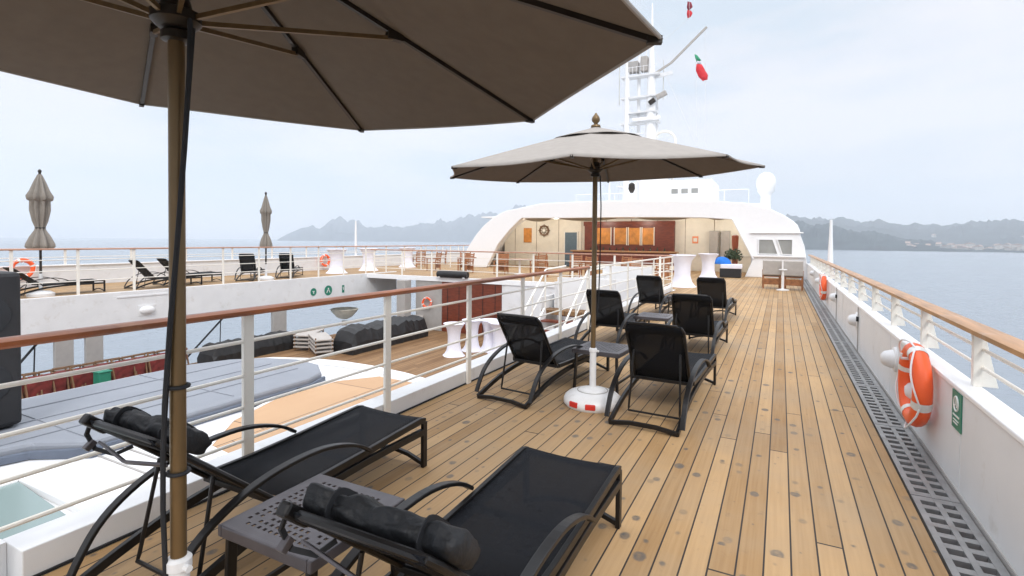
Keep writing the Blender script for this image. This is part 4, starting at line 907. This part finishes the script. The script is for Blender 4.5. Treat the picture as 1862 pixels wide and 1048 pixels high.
for z in (5,6,7,8,9): MB().bx(-1.6,-.3,-.05,.05,mz(z)-.03,mz(z)+.03).build('rung',CLEANW,ms)
for i_,(x_,z0_,z1_,r_) in enumerate(((-2.2,9.8,13.2,.035),(-.9,4,12.6,.12),(-1.9,4,11.2,.06),(-.35,11.9,14.2,.03),(.75,9.9,12.2,.03),(.3,4,10.2,.10),(1.5,4,6.8,.09),(-2.9,4,7.2,.05))):
    MB().sweep([(x_,.25*(i_%3),mz(z0_)),(x_,.25*(i_%3),mz(z1_))],r_,seg=8).build('antenna',CLEANW if i_%2 else ANT,ms,True)
for z_,w_ in ((4.9,3.2),(6.2,2.6),(7.4,2.4),(9.2,2.0)): MB().box((-.6,.1,mz(z_)),(w_,.9,.09)).build('platform',WHITE2,ms)
for k_ in range(6): MB().sweep([(-1.7+.25*k_,-.35,mz(11.42)),(-1.7+.25*k_,-.35,mz(11.42)+.55)],.015,seg=4).build('guard_rail',CLEANW,ms)
MB().sweep([(-1.8,-.35,mz(11.42)+.5),(.5,-.35,mz(11.42)+.5)],.018,seg=4).build('guard_rail',CLEANW,ms)
MB().lathe([(.5,0),(.62,.25),(.5,.5),(.1,.62),(0,.63)],c=(-1.6,.2,mz(7.45)),seg=18).build('dome',CLEANW,ms,True)
MB().box((-.2,-.5,mz(8.75)),(1.9,.12,.22)).build('radar_scanner',CLEANW,ms,bevel=.03)
fl=thing('signal_flag','drooping green, white and red flag beside the mast','flag',(-5.05,36,13.4))
def cloth(pts,w_,mname,par,m_):
    V=[];F=[]
    for i,(x,z) in enumerate(pts):
        for s_ in (-.5,0,.5): V.append((x+s_*w_[i],.12*math.sin(i*1.3+s_*3),z))
    for i in range(len(pts)-1):
        for k in range(2): F.append((i*3+k,i*3+k+1,i*3+4+k,i*3+3+k))
    MB().add(V,F).build(mname,m_,par,True,solid=.02)
cloth([(-.1,.45),(0,.2),(.1,0)],[.12,.25,.3],'green_panel',fl,FLAGG); cloth([(.1,0),(.12,-.2)],[.2,.2],'white_panel',fl,CLOTH); cloth([(.12,-.2),(.2,-.6),(.38,-1.0),(.5,-1.3)],[.3,.55,.6,.3],'red_panel',fl,FLAGR)
fl=thing('signal_flag','small dark red flag high above the mast yard','flag',(-5.6,36,16.9)); cloth([(0,.45),(.02,.1),(0,-.05)],[.2,.35,.2],'upper_panel',fl,FLAGD); cloth([(0,-.1),(.02,-.3),(0,-.55)],[.2,.35,.25],'lower_panel',fl,FLAGR)
hl=thing('halyard','thin line holding the flags between mast yard and roof','rope'); MB().sweep([(-5.6,36,17.4),(-5.6,36,16.3),(-7.2,36,15.1)],.012,seg=4).sweep([(-5.15,36,13.9),(-4.9,36,4.3)],.012,seg=4).build('line',WHITE2,hl)
rd=thing('radome','white ball radome on a short column above the right end of the hood','radome',(-.78,32,3.3)); MB().lathe([(.26,0),(.26,.85),(.30,1.0),(.40,1.1),(.45,1.2)],seg=20).build('column',CLEANW,rd,True)
MB().lathe([(.40,1.2),(.48,1.4),(.5,1.6),(.46,1.85),(.32,2.08),(.15,2.17),(0,2.19)],seg=24).build('dome',CLEANW,rd,True)
hn=thing('ship_horn','dark round horn hanging over the deckhouse roof','horn',(-8.6,33.5,5.0)); MB().lathe([(.1,-.25),(.22,0),(.2,.3),(.08,.4)],seg=14).build('horn',DKMET,hn,True); MB().sweep([(0,0,-.2),(.0,0,-1.35)],.04,seg=8).build('stem',CLEANW,hn)

for (a_,b_,l_) in (((-17.3,6.5,-1.1),(-17.3,5.2,-2.75),'thin black stay left of the pair of grey columns'),((-17.3,11.6,-1.15),(-17.3,9.9,-2.7),'thin black stay right of the big bronze pole')):
    o=thing('stay_wire',l_,'rope'); MB().sweep([a_,b_],.03,seg=6).build('wire',CORD,o)
    MB().sweep([(a_[0],a_[1]-.1,a_[2]),(a_[0],a_[1]-.15,-2.7)],.018,seg=6).build('wire',CORD,o)
